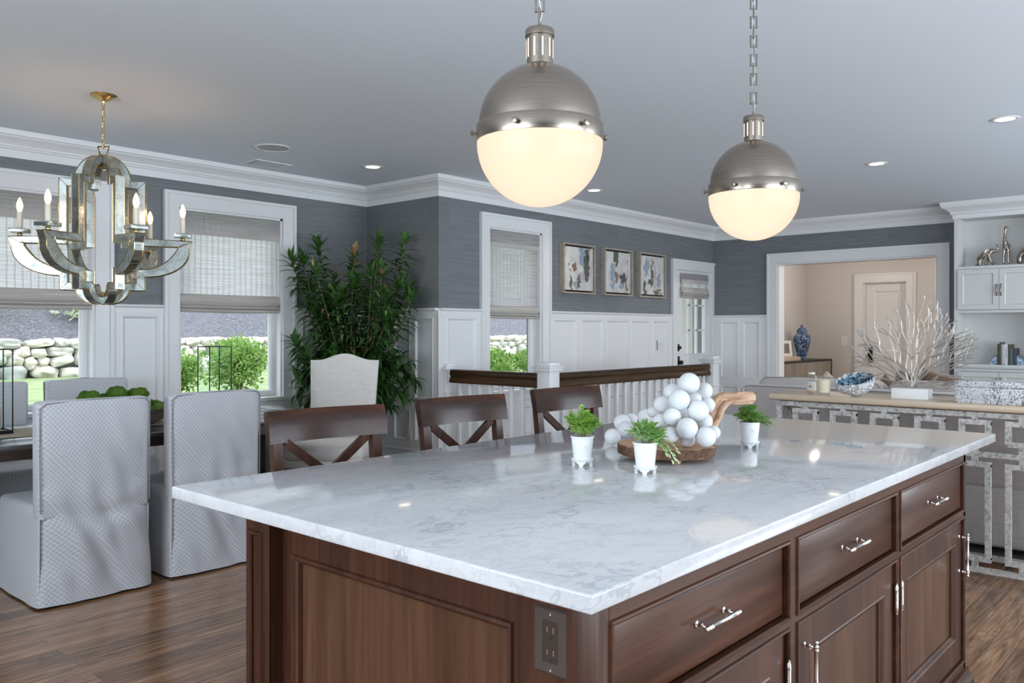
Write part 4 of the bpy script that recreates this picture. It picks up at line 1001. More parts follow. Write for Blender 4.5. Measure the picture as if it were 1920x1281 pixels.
# ================================================================ counter stools with crossed backs
def stool(x, y, rz, label, first=[None]):
    if first[0]: return dup(first[0], None, (x, y, 0), rz, label)
    e = root('counter_stool', (x, y, 0), label, 'stool', rz, 'crossed-back counter stools behind the island'); first[0] = e
    # local: back rest at y=0 facing -y (towards the island), seat at -y
    W = .245
    def curve(u): return .035*(1-(u/W)**2)
    bm = B(); n = 16; rows = []
    for i in range(n+1):
        u = -W + 2*W*i/n; c = curve(u); z0 = .935; z1 = 1.050; lean = .020
        prof = [(c-.016, z0), (c-.017+lean*.5, (z0+z1)/2), (c-.015+lean, z1-.006), (c-.010+lean, z1), (c+.014+lean, z1-.002), (c+.018+lean, z1-.010), (c+.014, z0+.004), (c+.010, z0)]
        rows.append([bm.verts.new((u, a, z)) for a, z in prof])
    for i in range(n):
        for k in range(8): bm.faces.new((rows[i][k], rows[i+1][k], rows[i+1][(k+1) % 8], rows[i][(k+1) % 8]))
    bm.faces.new(rows[0]); bm.faces.new(list(reversed(rows[-1])))
    bmesh.ops.bevel(bm, geom=[ed for ed in bm.edges if len(ed.link_faces) == 2 and ed.calc_face_angle(0) > 1.2 and abs(ed.verts[0].co.x-ed.verts[1].co.x) < 1e-4], offset=.004, segments=2, affect='EDGES')
    part('top_rail', bm, 'stool_wood', e, world=False, smooth=40)
    for s_ in (-1, 1):
        bm = B(); w, d = .019, .017; pts = [(s_*.205, -.075, 0), (s_*.203, -.035, .35), (s_*.201, -.012, .64), (s_*.205, .004, .80), (s_*.207, .020, .945)]
        rr = []
        for (px_, py_, pz_) in pts: rr.append([bm.verts.new((px_+a*w, py_+b*d, pz_)) for a, b in ((-1,-1),(1,-1),(1,1),(-1,1))])
        for i in range(len(rr)-1):
            for k in range(4): bm.faces.new((rr[i][k], rr[i][(k+1) % 4], rr[i+1][(k+1) % 4], rr[i+1][k]))
        bm.faces.new(rr[0]); bm.faces.new(rr[-1]); part('leg', bm, 'stool_v', e, world=False)
    for s_ in (-1, 1):
        bm = B(); tube_pts = []
        a = Vector((s_*.175, .016, .935)); b = Vector((-s_*.175, -.004, .665)); m_ = (a+b)/2 + Vector((0, .014, 0))
        d = (b-a).normalized(); sd = Vector((0,1,0)); up = d.cross(sd).normalized(); rr = []
        off = .004*s_
        for t in range(9):
            f_ = t/8; p = a*(1-f_)**2 + m_*2*f_*(1-f_) + b*f_**2
            rr.append([bm.verts.new(p + up*u*.016 + sd*(v*.009+off)) for u, v in ((-1,-1),(1,-1),(1,1),(-1,1))])
        for i in range(8):
            for k in range(4): bm.faces.new((rr[i][k], rr[i][(k+1) % 4], rr[i+1][(k+1) % 4], rr[i+1][k]))
        bm.faces.new(rr[0]); bm.faces.new(rr[-1]); part('cross_brace', bm, 'stool_v', e, world=False)
    for s_ in (-1, 1):
        bm = B(); box(bm, s_*.200-.019, s_*.200+.019, -.435, -.397, 0, .60, .003); part('leg', bm, 'stool_v', e, world=False)
    bm = B(); box(bm, -.222, .222, -.445, -.020, .598, .640, .012, 3); part('seat', bm, 'stool_wood', e, world=False)
    for (x0, x1, y0, y1, z) in ((-.19, .19, -.425, -.405, .22), (-.19, .19, -.055, -.040, .30), (-.208, -.192, -.41, -.05, .26), (.192, .208, -.41, -.05, .26)):
        bm = B(); box(bm, x0, x1, y0, y1, z-.014, z+.014, .002); part('stretcher', bm, 'stool_wood', e, world=False)
    return e
M['stool_v'] = m_wood('espresso_stool_leg', (.016,.007,.005), (.055,.022,.014), (.12,.050,.028), 'z', .32, .5, .06)
stool(1.885, 2.588, math.radians(-7), 'nearest of the three dark crossed-back stools, in front of the white head chair')
stool(2.600, 2.588, math.radians(-5), 'middle of the three dark crossed-back stools behind the marble island')
stool(3.375, 2.610, math.radians(-5), 'farthest of the three dark crossed-back stools, behind the left potted fern')

# ================================================================ dining table and what stands on it
TX0, TX1, TY0, TY1, TZ = .55, 3.58, 4.61, 5.66, .765
e = root('dining_table', (2.065, 5.135, 0), 'long dark trestle dining table beneath the mirrored chandelier', 'table')
bm = B()
for k in range(5): box(bm, TX0+.16, TX1-.16, TY0+.21*k+.001, TY0+.21*(k+1)-.001, TZ-.022, TZ, .002)
box(bm, TX0, TX0+.158, TY0, TY1, TZ-.022, TZ, .002); box(bm, TX1-.158, TX1, TY0, TY1, TZ-.022, TZ, .002)
part('tabletop', bm, 'table_wood', e)
bm = B(); slab(bm, lambda a, z, d: Vector((a, z, TZ-.022-d)), .052, TX0+.004, TX1-.004, TY0+.004, TY1-.004, [(TX0+.05, TX1-.05, TY0+.05, TY1-.05)]); part('apron', bm, 'dark_frame_wood', e, smooth=0)
for x in (.95, 3.18):
    bm = B(); box(bm, x-.07, x+.07, 5.0, 5.27, .09, TZ-.022, .008); part('pedestal', bm, 'dark_frame_wood', e)
    bm = B(); box(bm, x-.06, x+.06, 4.76, 5.51, 0, .09, .01); part('foot', bm, 'dark_frame_wood', e)
bm = B(); box(bm, 1.02, 3.11, 5.10, 5.17, .25, .36, .006); part('stretcher', bm, 'dark_frame_wood', e)
bm = B(); grid(bm, lambda i, j: Vector((.62+i*.08, 4.955+j*.1, TZ+.0035+.0008*math.sin(i*1.3+j))), 31, 5); grid(bm, lambda i, j: Vector((.62+i*.08, 4.955+j*.1, TZ+.0006)), 31, 5, flip=True)
solo('table_runner', bm, 'runner', 'tan linen runner lying along the dark dining table', 'table runner', (1.8, 5.15, TZ), smooth=60)
def lantern(x, y, label):
    if lantern.f: return dup(lantern.f, None, (x, y, TZ+.005), None, label)
    e = root('glass_lantern', (x, y, TZ+.005), label, 'lantern', group='thin-framed glass lanterns on the dining table'); lantern.f = e
    s, z0, z1 = .076, TZ+.005, 1.238; t = .0028
    bm = B(); box(bm, x-s-.004, x+s+.004, y-s-.004, y+s+.004, z0, z0+.012, .002); part('base', bm, 'black_iron', e)
    bm = B()
    for a in (-s, s):
        for b in (-s, s): box(bm, x+a-t, x+a+t, y+b-t, y+b+t, z0+.01, z1)
        for z in (z0+.015, z1-t):
            box(bm, x+a-t, x+a+t, y-s, y+s, z-t, z+t); box(bm, x-s, x+s, y+a-t, y+a+t, z-t, z+t)
    part('frame', bm, 'black_iron', e, smooth=0)
    for k, (ax, ay) in enumerate(((-1,0),(1,0),(0,-1),(0,1))):
        bm = B(); m_ = s-.001
        if ax: vs = [(x+ax*m_, y-s, z0+.015), (x+ax*m_, y+s, z0+.015), (x+ax*m_, y+s, z1), (x+ax*m_, y-s, z1)]
        else: vs = [(x-s, y+ay*m_, z0+.015), (x+s, y+ay*m_, z0+.015), (x+s, y+ay*m_, z1), (x-s, y+ay*m_, z1)]
        bm.faces.new([bm.verts.new(v) for v in vs]); part('pane', bm, 'lantern_glass', e, smooth=0)
    bm = B(); lathe(bm, [(.0, z0+.012), (.040, z0+.0125), (.040, z0+.155), (.034, z0+.160), (.0, z0+.156)], 24, (x, y, 0), cap=False); c = part('pillar_candle', bm, 'wax', e)
    bm = B(); tube(bm, [(x, y, z0+.155), (x+.001, y, z0+.168)], .0012, 5); part('wick', bm, 'dark_void', c)
    return e
lantern.f = None
lantern(1.55, 5.235, 'glass box lantern at the photo’s left edge on the dining table')
lantern(2.80, 5.10, 'glass box lantern seen before the second window, right of the moss bowl')
# wooden dough bowl with moss
bx, by = 2.19, 5.12
e = root('dough_bowl', (bx, by, TZ+.004), 'long weathered wooden dough bowl on the dining table', 'bowl')
bm = B()
def bowl(o, zb, zt):
    def f(i, j):
        a = 2*PI*i/40; t = j/6; rx = (.20+.13*t**.6)*o; ry = (.10+.09*t**.6)*o
        ce = math.copysign(abs(math.cos(a))**.62, math.cos(a)); se = math.copysign(abs(math.sin(a))**.75, math.sin(a))
        return Vector((bx+rx*ce, by+ry*se, zb + (zt-zb)*t + .012*t*abs(math.cos(a))**3 + .003*noise.noise(Vector((i*.6, j, 0)))))
    return f
P = grid(bm, bowl(1, TZ+.005, TZ+.100), 40, 7, closeu=True); Q = grid(bm, bowl(.93, TZ+.022, TZ+.100), 40, 7, closeu=True, flip=True)
bm.faces.new([P[i][0] for i in range(40)]); bm.faces.new([Q[i][0] for i in range(40)])
for i in range(40): bm.faces.new((P[i][6], P[(i+1) % 40][6], Q[(i+1) % 40][6], Q[i][6]))
part('bowl_body', bm, 'bowl_wood', e, smooth=50)
random.seed(8); k = 0
moss = []
for row, (n_, yy, zz, rr_) in enumerate(((6, -.105, .070, .060), (6, .085, .070, .062), (5, -.035, .115, .066), (4, .045, .125, .064), (3, .0, .180, .060))):
    for k in range(n_):
        moss.append((-.26+.50*(k+.5+random.uniform(-.12,.12))/n_ * (1 if n_ > 4 else .86) + (0 if n_ > 4 else .03), yy+random.uniform(-.012,.012), rr_*random.uniform(1.00,1.14), zz-.018-.02*abs((k+.5)/n_-.5)*4*(row > 1)+random.uniform(-.006,.008)))
for i, (dx, dy, r, dz) in enumerate(moss):
    bm = B(); ball(bm, (bx+dx, by+dy, TZ+.045+dz), r, 4, (1, .88, .62), .22, i)
    for v in bm.verts: v.co += Vector((noise.noise(v.co*45), noise.noise(v.co*45+Vector((7,0,0))), noise.noise(v.co*45+Vector((0,7,0)))))*.011
    solo('moss_clump', bm, 'moss_light' if i in (5, 11, 8) else 'moss', 'rounded green moss clump heaped in the long wooden bowl', 'moss', (bx+dx, by+dy, TZ+.045+dz), group='moss clumps in the dough bowl', smooth=60)

# slipcovered chairs
def slip_chair(x, y, rz, label, group, first=[None]):
    if first[0]: return dup(first[0], None, (x, y, 0), rz, label, group)
    e = root('slipcovered_chair', (x, y, 0), label, 'chair', rz, group); first[0] = e
    hw = .262; yb = -.30; yf = .30; zs = .475; zt = .995; th = .10
    def wr(u, z):    # soft hanging folds in the cloth
        k = max(0, min(1, (1.0-z)*1.6))
        a = .006*math.sin((u*1.5+z*.75)*26)*(.4+.6*noise.noise(Vector((u*3, z*2, 1))))*k
        b = .012*noise.noise(Vector((u*5+z*3.2, z*2.4-u*2.2, 3.7))) + .006*noise.noise(Vector((u*13+z*7, z*5-u*4, 8)))
        c = -.012*math.exp(-((z-(.40+.25*abs(u)))/.05)**2)
        return (a+b)*(.35+k) + c*.8
    # back cover: wraps the back, from top to floor
    bm = B(); nu, nv = 40, 64
    def fb(i, j):
        u = -1+2*i/(nu-1); z = zt*(1-j/(nv-1)) + .012*(j/(nv-1)); w = hw + .012*(z/zt) + (.010*max(0,(.42-z)/.42)) - .006*math.sin(z*3.2)
        return Vector((u*w*1.012, yb - .010 - 1.7*wr(u*w, z) - .014*max(0,(.42-z)/.42) - .010*(1-u*u) + .020*abs(u)**12, z - .012*abs(u)**8*(j == 0)))
    grid(bm, fb, nu, nv)
    part('back_panel', bm, 'lattice', e, world=False, smooth=80, recalc=False)
    bm = B(); box(bm, -hw-.006, hw+.006, yb-.002, yb+th, .42, zt, .022, 3)
    for v in bm.verts:
        if v.co.z > .7: v.co.z += .010*(1-(v.co.x/hw)**2)
        v.co.x *= 1 + .02*(v.co.z-.7)
    part('back_cover', bm, 'lattice', e, world=False)
    bm = B(); tube(bm, [(-hw-.001, yb-.006, .46), (-hw-.003, yb-.006, .75), (-hw-.003, yb-.008, zt-.03), (-hw+.02, yb-.014, zt-.008), (0, yb-.018, zt+.003), (hw-.02, yb-.014, zt-.008), (hw+.003, yb-.008, zt-.03), (hw+.003, yb-.006, .75), (hw+.001, yb-.006, .46)], .0028, 6); part('welt', bm, 'seam', e, world=False)
    # seat cushion
    bm = B(); box(bm, -hw, hw, yb+th-.01, yf, .40, zs, .03, 4)
    for v in bm.verts:
        if v.co.z > .45: v.co.z += .022*math.cos(v.co.x/hw*1.3)*math.cos((v.co.y-.05)/.30*1.3)
    part('seat', bm, 'lattice_top', e, world=False, smooth=60)
    # skirt
    bm = B(); segs = []
    corners = [(-hw, yb), (-hw, yf), (hw, yf), (hw, yb)]
    def sk(i, j):
        k, t = divmod(i, 16); t /= 16; (x0, y0), (x1, y1) = corners[k], corners[k+1] if k < 3 else corners[3]
        x_, y_ = x0+(x1-x0)*t, y0+(y1-y0)*t; z = .425*(1-j/14)+.010
        fl = .016*(j/14); nx, ny = (y1-y0), -(x1-x0); L = math.hypot(nx, ny) or 1
        n_ = .006*noise.noise(Vector((x_*7+y_*7, z*2, k)))*(j/14) - .010*math.exp(-(min(t, 1-t)/.05)**2)*(j/14)
        return Vector((x_ - nx/L*(fl+n_), y_ - ny/L*(fl+n_), z))
    grid(bm, sk, 49, 15)
    part('skirt', bm, 'lattice', e, world=False, smooth=60)
    return e
M['seam'] = simple('slipcover_seam', (.22,.23,.26), .9)
slip_chair(1.748, 4.640, 0, 'grey lattice slipcovered chair, its back to us, in front of the moss bowl', 'slipcovered dining chairs')
slip_chair(2.410, 4.660, 0, 'grey lattice slipcovered chair, its back to us, partly behind the island corner', 'slipcovered dining chairs')
slip_chair(1.780, 5.985, PI, 'slipcovered chair across the table, under the left window by the lantern', 'slipcovered dining chairs')
slip_chair(2.445, 5.985, PI, 'slipcovered chair across the table, right behind the moss bowl', 'slipcovered dining chairs')

# upholstered head chair
e = root('head_chair', (4.02, 5.36, 0), 'cream linen camel-back armless chair at the dining table’s end', 'chair', math.radians(129))
# local: back at y=-.04, faces +y
bm = B(); n = 24; w0, w1 = .245, .272; z0, z1 = .50, 1.105
rows = []
for i in range(n+1):
    u = -1+2*i/n; top = z1 + .052*(.5+.5*math.cos(PI*min(1, abs(u)/.80)))
    rows.append([(u, f) for f in range(0)])
def bk(side):
    def f(i, j):
        u = -1+2*i/n; t = j/16; top = z1 + .052*(.5+.5*math.cos(PI*min(1, abs(u)/.80)))
        z = z0+(top-z0)*t; w = w0+(w1-w0)*t; lean = -.09*t
        ed = (1-abs(u)**10)*(1-t**14)
        return Vector((u*w, lean + side*(.016+.024*ed*(1 if side > 0 else .5)), z))
    return f
Pf = grid(bm, bk(1), n+1, 17); Pb = grid(bm, bk(-1), n+1, 17, flip=True)
for i in range(n): bm.faces.new((Pf[i][16], Pf[i+1][16], Pb[i+1][16], Pb[i][16])); bm.faces.new((Pf[i][0], Pb[i][0], Pb[i+1][0], Pf[i+1][0]))
for j in range(16): bm.faces.new((Pf[0][j], Pf[0][j+1], Pb[0][j+1], Pb[0][j])); bm.faces.new((Pf[n][j], Pb[n][j], Pb[n][j+1], Pf[n][j+1]))
part('backrest', bm, 'linen', e, world=False, smooth=50)
bm = B(); box(bm, -.30, .30, .03, .60, .40, .505, .04, 4)
for v in bm.verts:
    if v.co.z > .46: v.co.z += .035*max(0, math.cos(v.co.x/.3*1.4))*max(0, math.cos((v.co.y-.31)/.3*1.4))
part('seat', bm, 'linen', e, world=False, smooth=60)
bm = B(); box(bm, -.298, .298, .035, .598, .345, .402, .006); part('seat_rail', bm, 'linen', e, world=False)
bm = B()
for k in range(44):
    for (a, b) in (((-.29+.58*k/43), .600),): ball(bm, (a, b, .352), .0055, 1, (1, .5, 1))
for k in range(36):
    for s_ in (-1, 1): ball(bm, (s_*.300, .05+.54*k/35, .352), .0055, 1, (.5, 1, 1))
part('nailhead_trim', bm, 'brass', e, world=False)
for sx in (-1, 1):
    bm = B(); lathe(bm, [(.016, 0), (.020, .02), (.016, .05), (.024, .10), (.032, .22), (.034, .29), (.026, .31), (.034, .325), (.034, .345)], 18, (sx*.262, .565, 0)); part('leg', bm, 'stool_wood', e, world=False)
    bm = B(); tube(bm, [(sx*.235, -.09, 0), (sx*.235, -.03, .16), (sx*.238, .04, .36), (sx*.238, .02, .54)], [.018, .022, .026, .02], 8); part('leg', bm, 'stool_wood', e, world=False)

# ================================================================ tall leafy plant in the corner
random.seed(11)
px, py = 4.62, 6.02
e = root('potted_dracaena', (px, py, 0), 'tall bushy dark green houseplant in the corner behind the cream chair', 'plant')
bm = B(); lathe(bm, [(.16, 0), (.19, .02), (.215, .20), (.225, .38), (.215, .42), (.20, .42), (.195, .37)], 32, (px, py, 0)); pt_ = part('planter', bm, 'basket', e)
bm = B(); lathe(bm, [(.0, .375), (.197, .375)], 28, (px, py, 0), cap=False); part('soil', bm, 'soil', pt_, smooth=0)
rt = Vector((math.sin(A), -math.cos(A), 0)); fw = Vector((math.cos(A), math.sin(A), 0))
def clampp(p):
    p.x = min(p.x, XC-.05); p.y = min(p.y, Y1-.05); return p
bs, bl, bt = B(), B(), B()
def long_leaf(bm, b, d, L, w, droop):
    side = d.cross(Vector((0,0,1))); side = side.normalized() if side.length > .05 else Vector((1,0,0)); n = 4; prev = None; p = b.copy(); dd = d.copy()
    for i in range(n+1):
        t = i/n; ww = w*(.35+.65*math.sin(PI*min(1, t*1.15+.12)))*(1 if t < 1 else 0)
        fold = Vector((0,0,1))*ww*.28
        cur = [bm.verts.new(clampp(p - side*ww + fold)), bm.verts.new(clampp(p.copy())), bm.verts.new(clampp(p + side*ww + fold))]
        if prev:
            bm.faces.new((prev[0], prev[1], cur[1], cur[0])); bm.faces.new((prev[1], prev[2], cur[2], cur[1]))
        prev = cur; p = p + dd*(L/n); dd = (dd + Vector((0,0,-1))*droop/n).normalized()
canes = []
for k in range(34):
    u = -1+2*(k+.5)/34 + random.uniform(-.05, .05); v = random.uniform(-.9, .75)
    hmax = {0: 2.08}.get(0)*1.0
    top = .95 + random.random()**.6*(1.00 - .25*u*u) 
    if k in (3, 6, 17, 24, 30): top = {3: 1.98, 6: 2.13, 17: 2.05, 24: 2.14, 30: 2.15}[k]
    if k == 0: top = 1.98
    ex = u*.56; ey = v*.38
    base_ = Vector((px+random.uniform(-.1,.1), py+random.uniform(-.1,.1), .38)); end = Vector((px, py, top)) + rt*ex + fw*ey
    mid = (base_+end)/2 + rt*ex*.05 + Vector((0,0,.1))
    pts = [base_*(1-t)**2 + mid*2*t*(1-t) + end*t*t for t in [i/9 for i in range(10)]]
    pts = [clampp(p) for p in pts]; tube(bs, pts, [.011-.007*i/9 for i in range(10)], 5); canes.append(pts)
    L = sum((pts[i+1]-pts[i]).length for i in range(9)); nn = int(L*52)
    for i in range(nn):
        t = 1-(i/nn)**1.15*.80
        if random.random() < .10: continue
        q = t*9; a = min(8, int(q)); p = pts[a].lerp(pts[a+1], q-a); ax = (pts[a+1]-pts[a]).normalized()
        ang = i*2.4+random.uniform(-.4, .4); o = ax.orthogonal().normalized(); o2 = ax.cross(o)
        tip = max(0, (t-.9)/.1)
        d = ((o*math.cos(ang)+o2*math.sin(ang))*(1-.45*tip) + ax*(.30+.9*tip) + Vector((0,0,-.12))).normalized()
        tan = (t < .75 and random.random() < .10) or (k in (17, 26) and random.random() < .35)
        long_leaf(bt if tan else bl, p, d, random.uniform(.13, .21)*(1-.2*tip), random.uniform(.018, .027), random.uniform(.5, 1.5)*(1-.6*tip))
for k in range(52):   # low hanging side shoots
    base_ = Vector((px, py, random.uniform(.55, 1.1))); ex = random.uniform(-.50, .60); ey = random.uniform(-.35, .2); end = Vector((px, py, random.uniform(.62, 1.15))) + rt*ex + fw*ey
    pts = [clampp(base_.lerp(end, i/4)+Vector((0,0,.14*math.sin(PI*i/4)))) for i in range(5)]; tube(bs, pts, .004, 4)
    for i in range(40):
        t = .15+.85*i/40; q = t*4; a = min(3, int(q)); p = pts[a].lerp(pts[a+1], q-a)
        long_leaf(bl, p, (rvec(-.3)+ (end-base_).normalized()*.8).normalized(), random.uniform(.12, .20), random.uniform(.016, .024), 1.2)
part('stems', bs, 'cane', e); part('foliage', bl, 'leaf_dark', e, smooth=0, recalc=False); part('withered_leaves', bt, 'leaf_tan', e, label='tan yellowing leaves', smooth=0, recalc=False)

# ================================================================ things on the island
def D(px_, py_, d):
    return Vector((0,0,H)) + (fw + rt*((px_-960)/F) + Vector((0,0,(HOR-py_)/F)))*d
def fern(c, label, kind, seed, spread, hgt, trail, group='small white footed pots of greenery'):
    random.seed(seed); x, y, z = c
    e = root('potted_fern', c, label, 'potted plant', group=group)
    bm = B(); zb = z+.019
    lathe(bm, [(.0, zb), (.0255, zb), (.0275, zb+.003), (.0345, zb+.066), (.0365, zb+.068), (.037, zb+.073), (.0345, zb+.074), (.0325, zb+.066), (.0, zb+.064)], 36, (x, y, 0), cap=False)
    pot = part('pot', bm, 'white_ceramic', e)
    bm = B(); a0 = math.atan2(-y, -x)+.35
    M4 = Matrix.Translation((x, y, zb+.045)) @ Matrix.Rotation(a0, 4, 'Z')
    for (dy, dz, r) in ((0,0,.0035),(.006,.003,.0025),(-.006,.003,.0025),(.004,-.005,.002),(-.004,-.005,.002),(0,.007,.002)): ball(bm, M4 @ Vector((.0325, dy, dz)), r, 1, (1,1,1))
    part('embossed_motif', bm, 'white_ceramic', pot)
    bm = B(); lathe(bm, [(.0, zb-.006), (.028, zb-.006), (.0335, zb-.001), (.035, zb+.003), (.033, zb+.004), (.0, zb)], 36, (x, y, 0), cap=False)
    for k in range(4):
        a = k*PI/2 + .5; M4 = Matrix.Translation((x, y, z)) @ Matrix.Rotation(a, 4, 'Z')
        prism(bm, [(-.015, .0135), (-.007, .007), (-.0048, 0), (.0048, 0), (.007, .007), (.015, .0135)], 'x', .022, .031, M4)
    part('footed_saucer', bm, 'white_ceramic', e)
    bm = B(); lathe(bm, [(0, zb+.064), (.033, zb+.064)], 20, (x, y, 0), cap=False); part('soil', bm, 'soil', e, smooth=0)
    bm = B(); st = B()
    for k in range(46):
        a = random.uniform(0, 2*PI); rr = random.random()**.5*spread; hh = hgt*(1-.55*(rr/spread)**2)*random.uniform(.65, 1.05)
        b0_ = Vector((x+random.uniform(-.02,.02), y+random.uniform(-.02,.02), zb+.062)); en = Vector((x+rr*math.cos(a), y+rr*math.sin(a), zb+.064+hh))
        if trail and k % 9 == 0:
            en = b0_ + (rt*trail*random.uniform(.8,1.1) + Vector((0,0,(-.035 if trail > .06 else .005)+random.uniform(-.01,.02))) + fw*random.uniform(-.03,.01))
        mid = (b0_+en)/2 + Vector((0,0,.02 + (.035 if en.z < zb+.06 else 0)))
        pts = [b0_*(1-t)**2 + mid*2*t*(1-t) + en*t*t for t in [i/7 for i in range(8)]]; tube(st, pts, .0006, 3, cap=False)
        for i in range(2, 8):
            p = pts[i]; ax = (pts[i]-pts[i-1]).normalized(); sd = ax.cross(Vector((0,0,1))); sd = sd.normalized() if sd.length > .1 else Vector((1,0,0))
            for s_ in (-1, 1):
                L = .020*(1.15-i/8)+.006; dd = (sd*s_+ax*.5+Vector((0,0,random.uniform(-.3,.3)))).normalized()
                for m_ in range(4):
                    pp = p + dd*L*(m_+.5)/4
                    for q in (-1, 1): leaf_quad(bm, pp, (ax*q*.8+dd*.6).normalized(), (Vector((0,0,1))+rvec()*.5).normalized(), random.uniform(.006,.010)*(1.1-m_*.15), .0048)
            if i == 7: leaf_quad(bm, p, ax, Vector((0,0,1)), .010, .006)
    part('fronds', bm, kind, e, smooth=0, recalc=False); part('stems', st, 'cane', e)
def Zp(px_, py_, z): r = fw + rt*((px_-960)/F) + Vector((0,0,(HOR-py_)/F)); return Vector((0,0,H)) + r*((z-H)/r.z)
c = Zp(1092, 873, CT); fern(tuple(c), 'left white footed pot with bright green maidenhair fern on the marble island', 'fern1', 2, .060, .100, 0)
c = Zp(1210, 888, CT); fern(tuple(c), 'middle white footed pot, its pale-edged fern trailing right over the wood slab', 'fern2', 5, .062, .080, .085)
c = Zp(1406, 839, CT); fern(tuple(c), 'right white footed pot with dense dark green herb, under the driftwood', 'fern3', 9, .062, .065, .058)
# bark-edged slab on feet
sc = D(1252, 800, 2.754); sx_, sy_ = sc.x, sc.y
e = root('wood_slab_stand', (sx_, sy_, CT), 'round bark-edged wood slab on small feet under the white balls', 'serving slab')
bm = B(); random.seed(3)
def rimr(a): return .166*(1+.03*math.sin(3*a+1)+.02*math.sin(7*a)+.012*math.sin(13*a+2))
top = [(sx_+rimr(2*PI*i/64)*math.cos(2*PI*i/64), sy_+rimr(2*PI*i/64)*math.sin(2*PI*i/64)*.95) for i in range(64)]
prism(bm, [(sx_+(u-sx_)*.985, sy_+(v-sy_)*.985) for u, v in top], 'z', CT+.017, CT+.0485); part('cut_face', bm, 'slab_top', e)
bm = B(); grid(bm, lambda i, j: Vector((sx_+(top[i][0]-sx_)*(1-.018*(j in (0, 5)) + .012*noise.noise(Vector((i*1.7, j*2.3, 0)))), sy_+(top[i][1]-sy_)*(1-.018*(j in (0, 5)) + .012*noise.noise(Vector((i*1.7, j*2.3, 0)))), CT+.016+.033*j/5)), 64, 6, closeu=True); part('bark_edge', bm, 'bark', e, smooth=30)
for k in range(3):
    a = [-2.05, .1, 2.2][k]; p = Vector((sx_+.115*math.cos(a-.3), sy_+.115*math.sin(a-.3), CT)); bm = B(); lathe(bm, [(.012,0),(.014,.004),(.013,.017)], 14, p); part('foot', bm, 'slab_top', e)
# white balls
BL = [(1062,222,75,2.72,'topmost white ball of the pile'),(940,285,60,2.79,'white ball just left of the topmost ball'),(1168,275,60,2.80,'white ball just right of the topmost ball'),(992,340,75,2.66,'large white ball directly beneath the topmost one'),(868,372,58,2.73,'white ball at the pile’s upper left slope'),(1105,330,47,2.79,'small white ball tucked behind, below the topmost one'),(1190,375,55,2.79,'white ball at the pile’s right shoulder against the driftwood'),(1125,415,76,2.66,'large white ball right of the pile’s centre'),(942,457,62,2.64,'white ball at the centre of the pile'),(1020,440,44,2.74,'white ball half hidden at the pile’s centre'),(755,460,57,2.86,'white ball above the middle fern, left of the pile'),(800,425,37,2.79,'small white ball behind the left slope of the pile'),(860,490,54,2.69,'white ball left of centre, right of the middle fern'),(1048,540,75,2.60,'large white ball low at the front of the pile'),(1168,490,60,2.71,'white ball on the right, behind the two large right-hand balls'),(932,585,58,2.63,'white ball low in the pile, next to the middle fern'),(1180,600,72,2.60,'large white ball at the lower right front of the slab'),(1235,570,48,2.69,'rightmost low white ball, behind the large front one'),(1050,625,54,2.66,'lowest white ball, peeking out between the two large front ones'),(590,500,60,2.98,'white ball at the far left, upper of the left group'),(655,475,42,3.04,'small white ball behind the middle fern’s top'),(522,598,57,3.06,'leftmost white ball lying on the marble'),(615,620,57,2.90,'white ball at the slab’s left edge behind the middle fern')]
for u, v, r_, d, lab in BL:
    p = D(1010+u/3.765, 660+v/3.765, d); r = r_/3.765/F*d; zmin = CT+r if u == 522 else (CT+.049+r if v > 560 else 0)
    if u in (615,): zmin = CT+.049+r
    if zmin and p.z < zmin: d2 = d; p = p + Vector((0,0,zmin-p.z))
    bm = B(); lathe(bm, [(r*math.sin(PI*i/20)+1e-6*(i in (0,20)), -r*math.cos(PI*i/20)) for i in range(21)], 32, (0,0,0), cap=False); bmesh.ops.remove_doubles(bm, verts=bm.verts, dist=1e-5)
    o = solo('decorative_ball', bm, 'ballmat' if 'ballmat' in M else M.setdefault('ballmat', simple('matte_white_painted_wood', (.64,.65,.66), .55, bump=.10, bscale=60, var=.05, vscale=30)), lab + ', a matte white ornament', 'ball', world=False, group='white balls on the wood slab', smooth=80)
    o.location = p
# driftwood branch
bm = B(); pts = [D(1302,832,2.84), D(1322,806,2.86), D(1331,786,2.88), D(1338,768,2.90), D(1347,752,2.92), D(1360,747,2.925), D(1376,748,2.93), D(1394,746,2.94), D(1408,747,2.95), D(1413,748.5,2.955)]
rr = [.010,.016,.021,.019,.023,.020,.0215,.0225,.020,.012]
P2, R2 = [], []
for i in range(len(pts)-1):
    for k in range(6): P2.append(pts[i].lerp(pts[i+1], k/6)); R2.append(rr[i]+(rr[i+1]-rr[i])*k/6)
P2.append(pts[-1]); R2.append(rr[-1]); tube(bm, P2, R2, 30)
bm.verts.ensure_lookup_table()
for idx, v in enumerate(bm.verts):          # long weathered ridges following the branch
    k, a = divmod(idx, 30); c_ = P2[min(k, len(P2)-1)]; d_ = (v.co-c_)
    g_ = noise.noise(Vector((math.cos(a*2*PI/30)*3.2, math.sin(a*2*PI/30)*3.2, k*.045))) + .5*noise.noise(Vector((math.cos(a*2*PI/30)*7, math.sin(a*2*PI/30)*7, k*.09+4)))
    v.co = c_ + d_*(1+.30*g_) + Vector((0,0,.004*noise.noise(v.co*22)))
tube(bm, [D(1341,800,2.855), D(1347,784,2.87), D(1353,768,2.885), D(1362,757,2.90), D(1372,753,2.91)], [.008,.012,.012,.011,.006], 10)
tube(bm, [D(1318,812,2.85), D(1340,796,2.855), D(1350,782,2.86)], [.010,.011,.005], 8)
solo('driftwood_branch', bm, 'drift', 'bent tan driftwood branch rising behind the white balls to the right', 'driftwood', tuple(pts[0]), smooth=70)

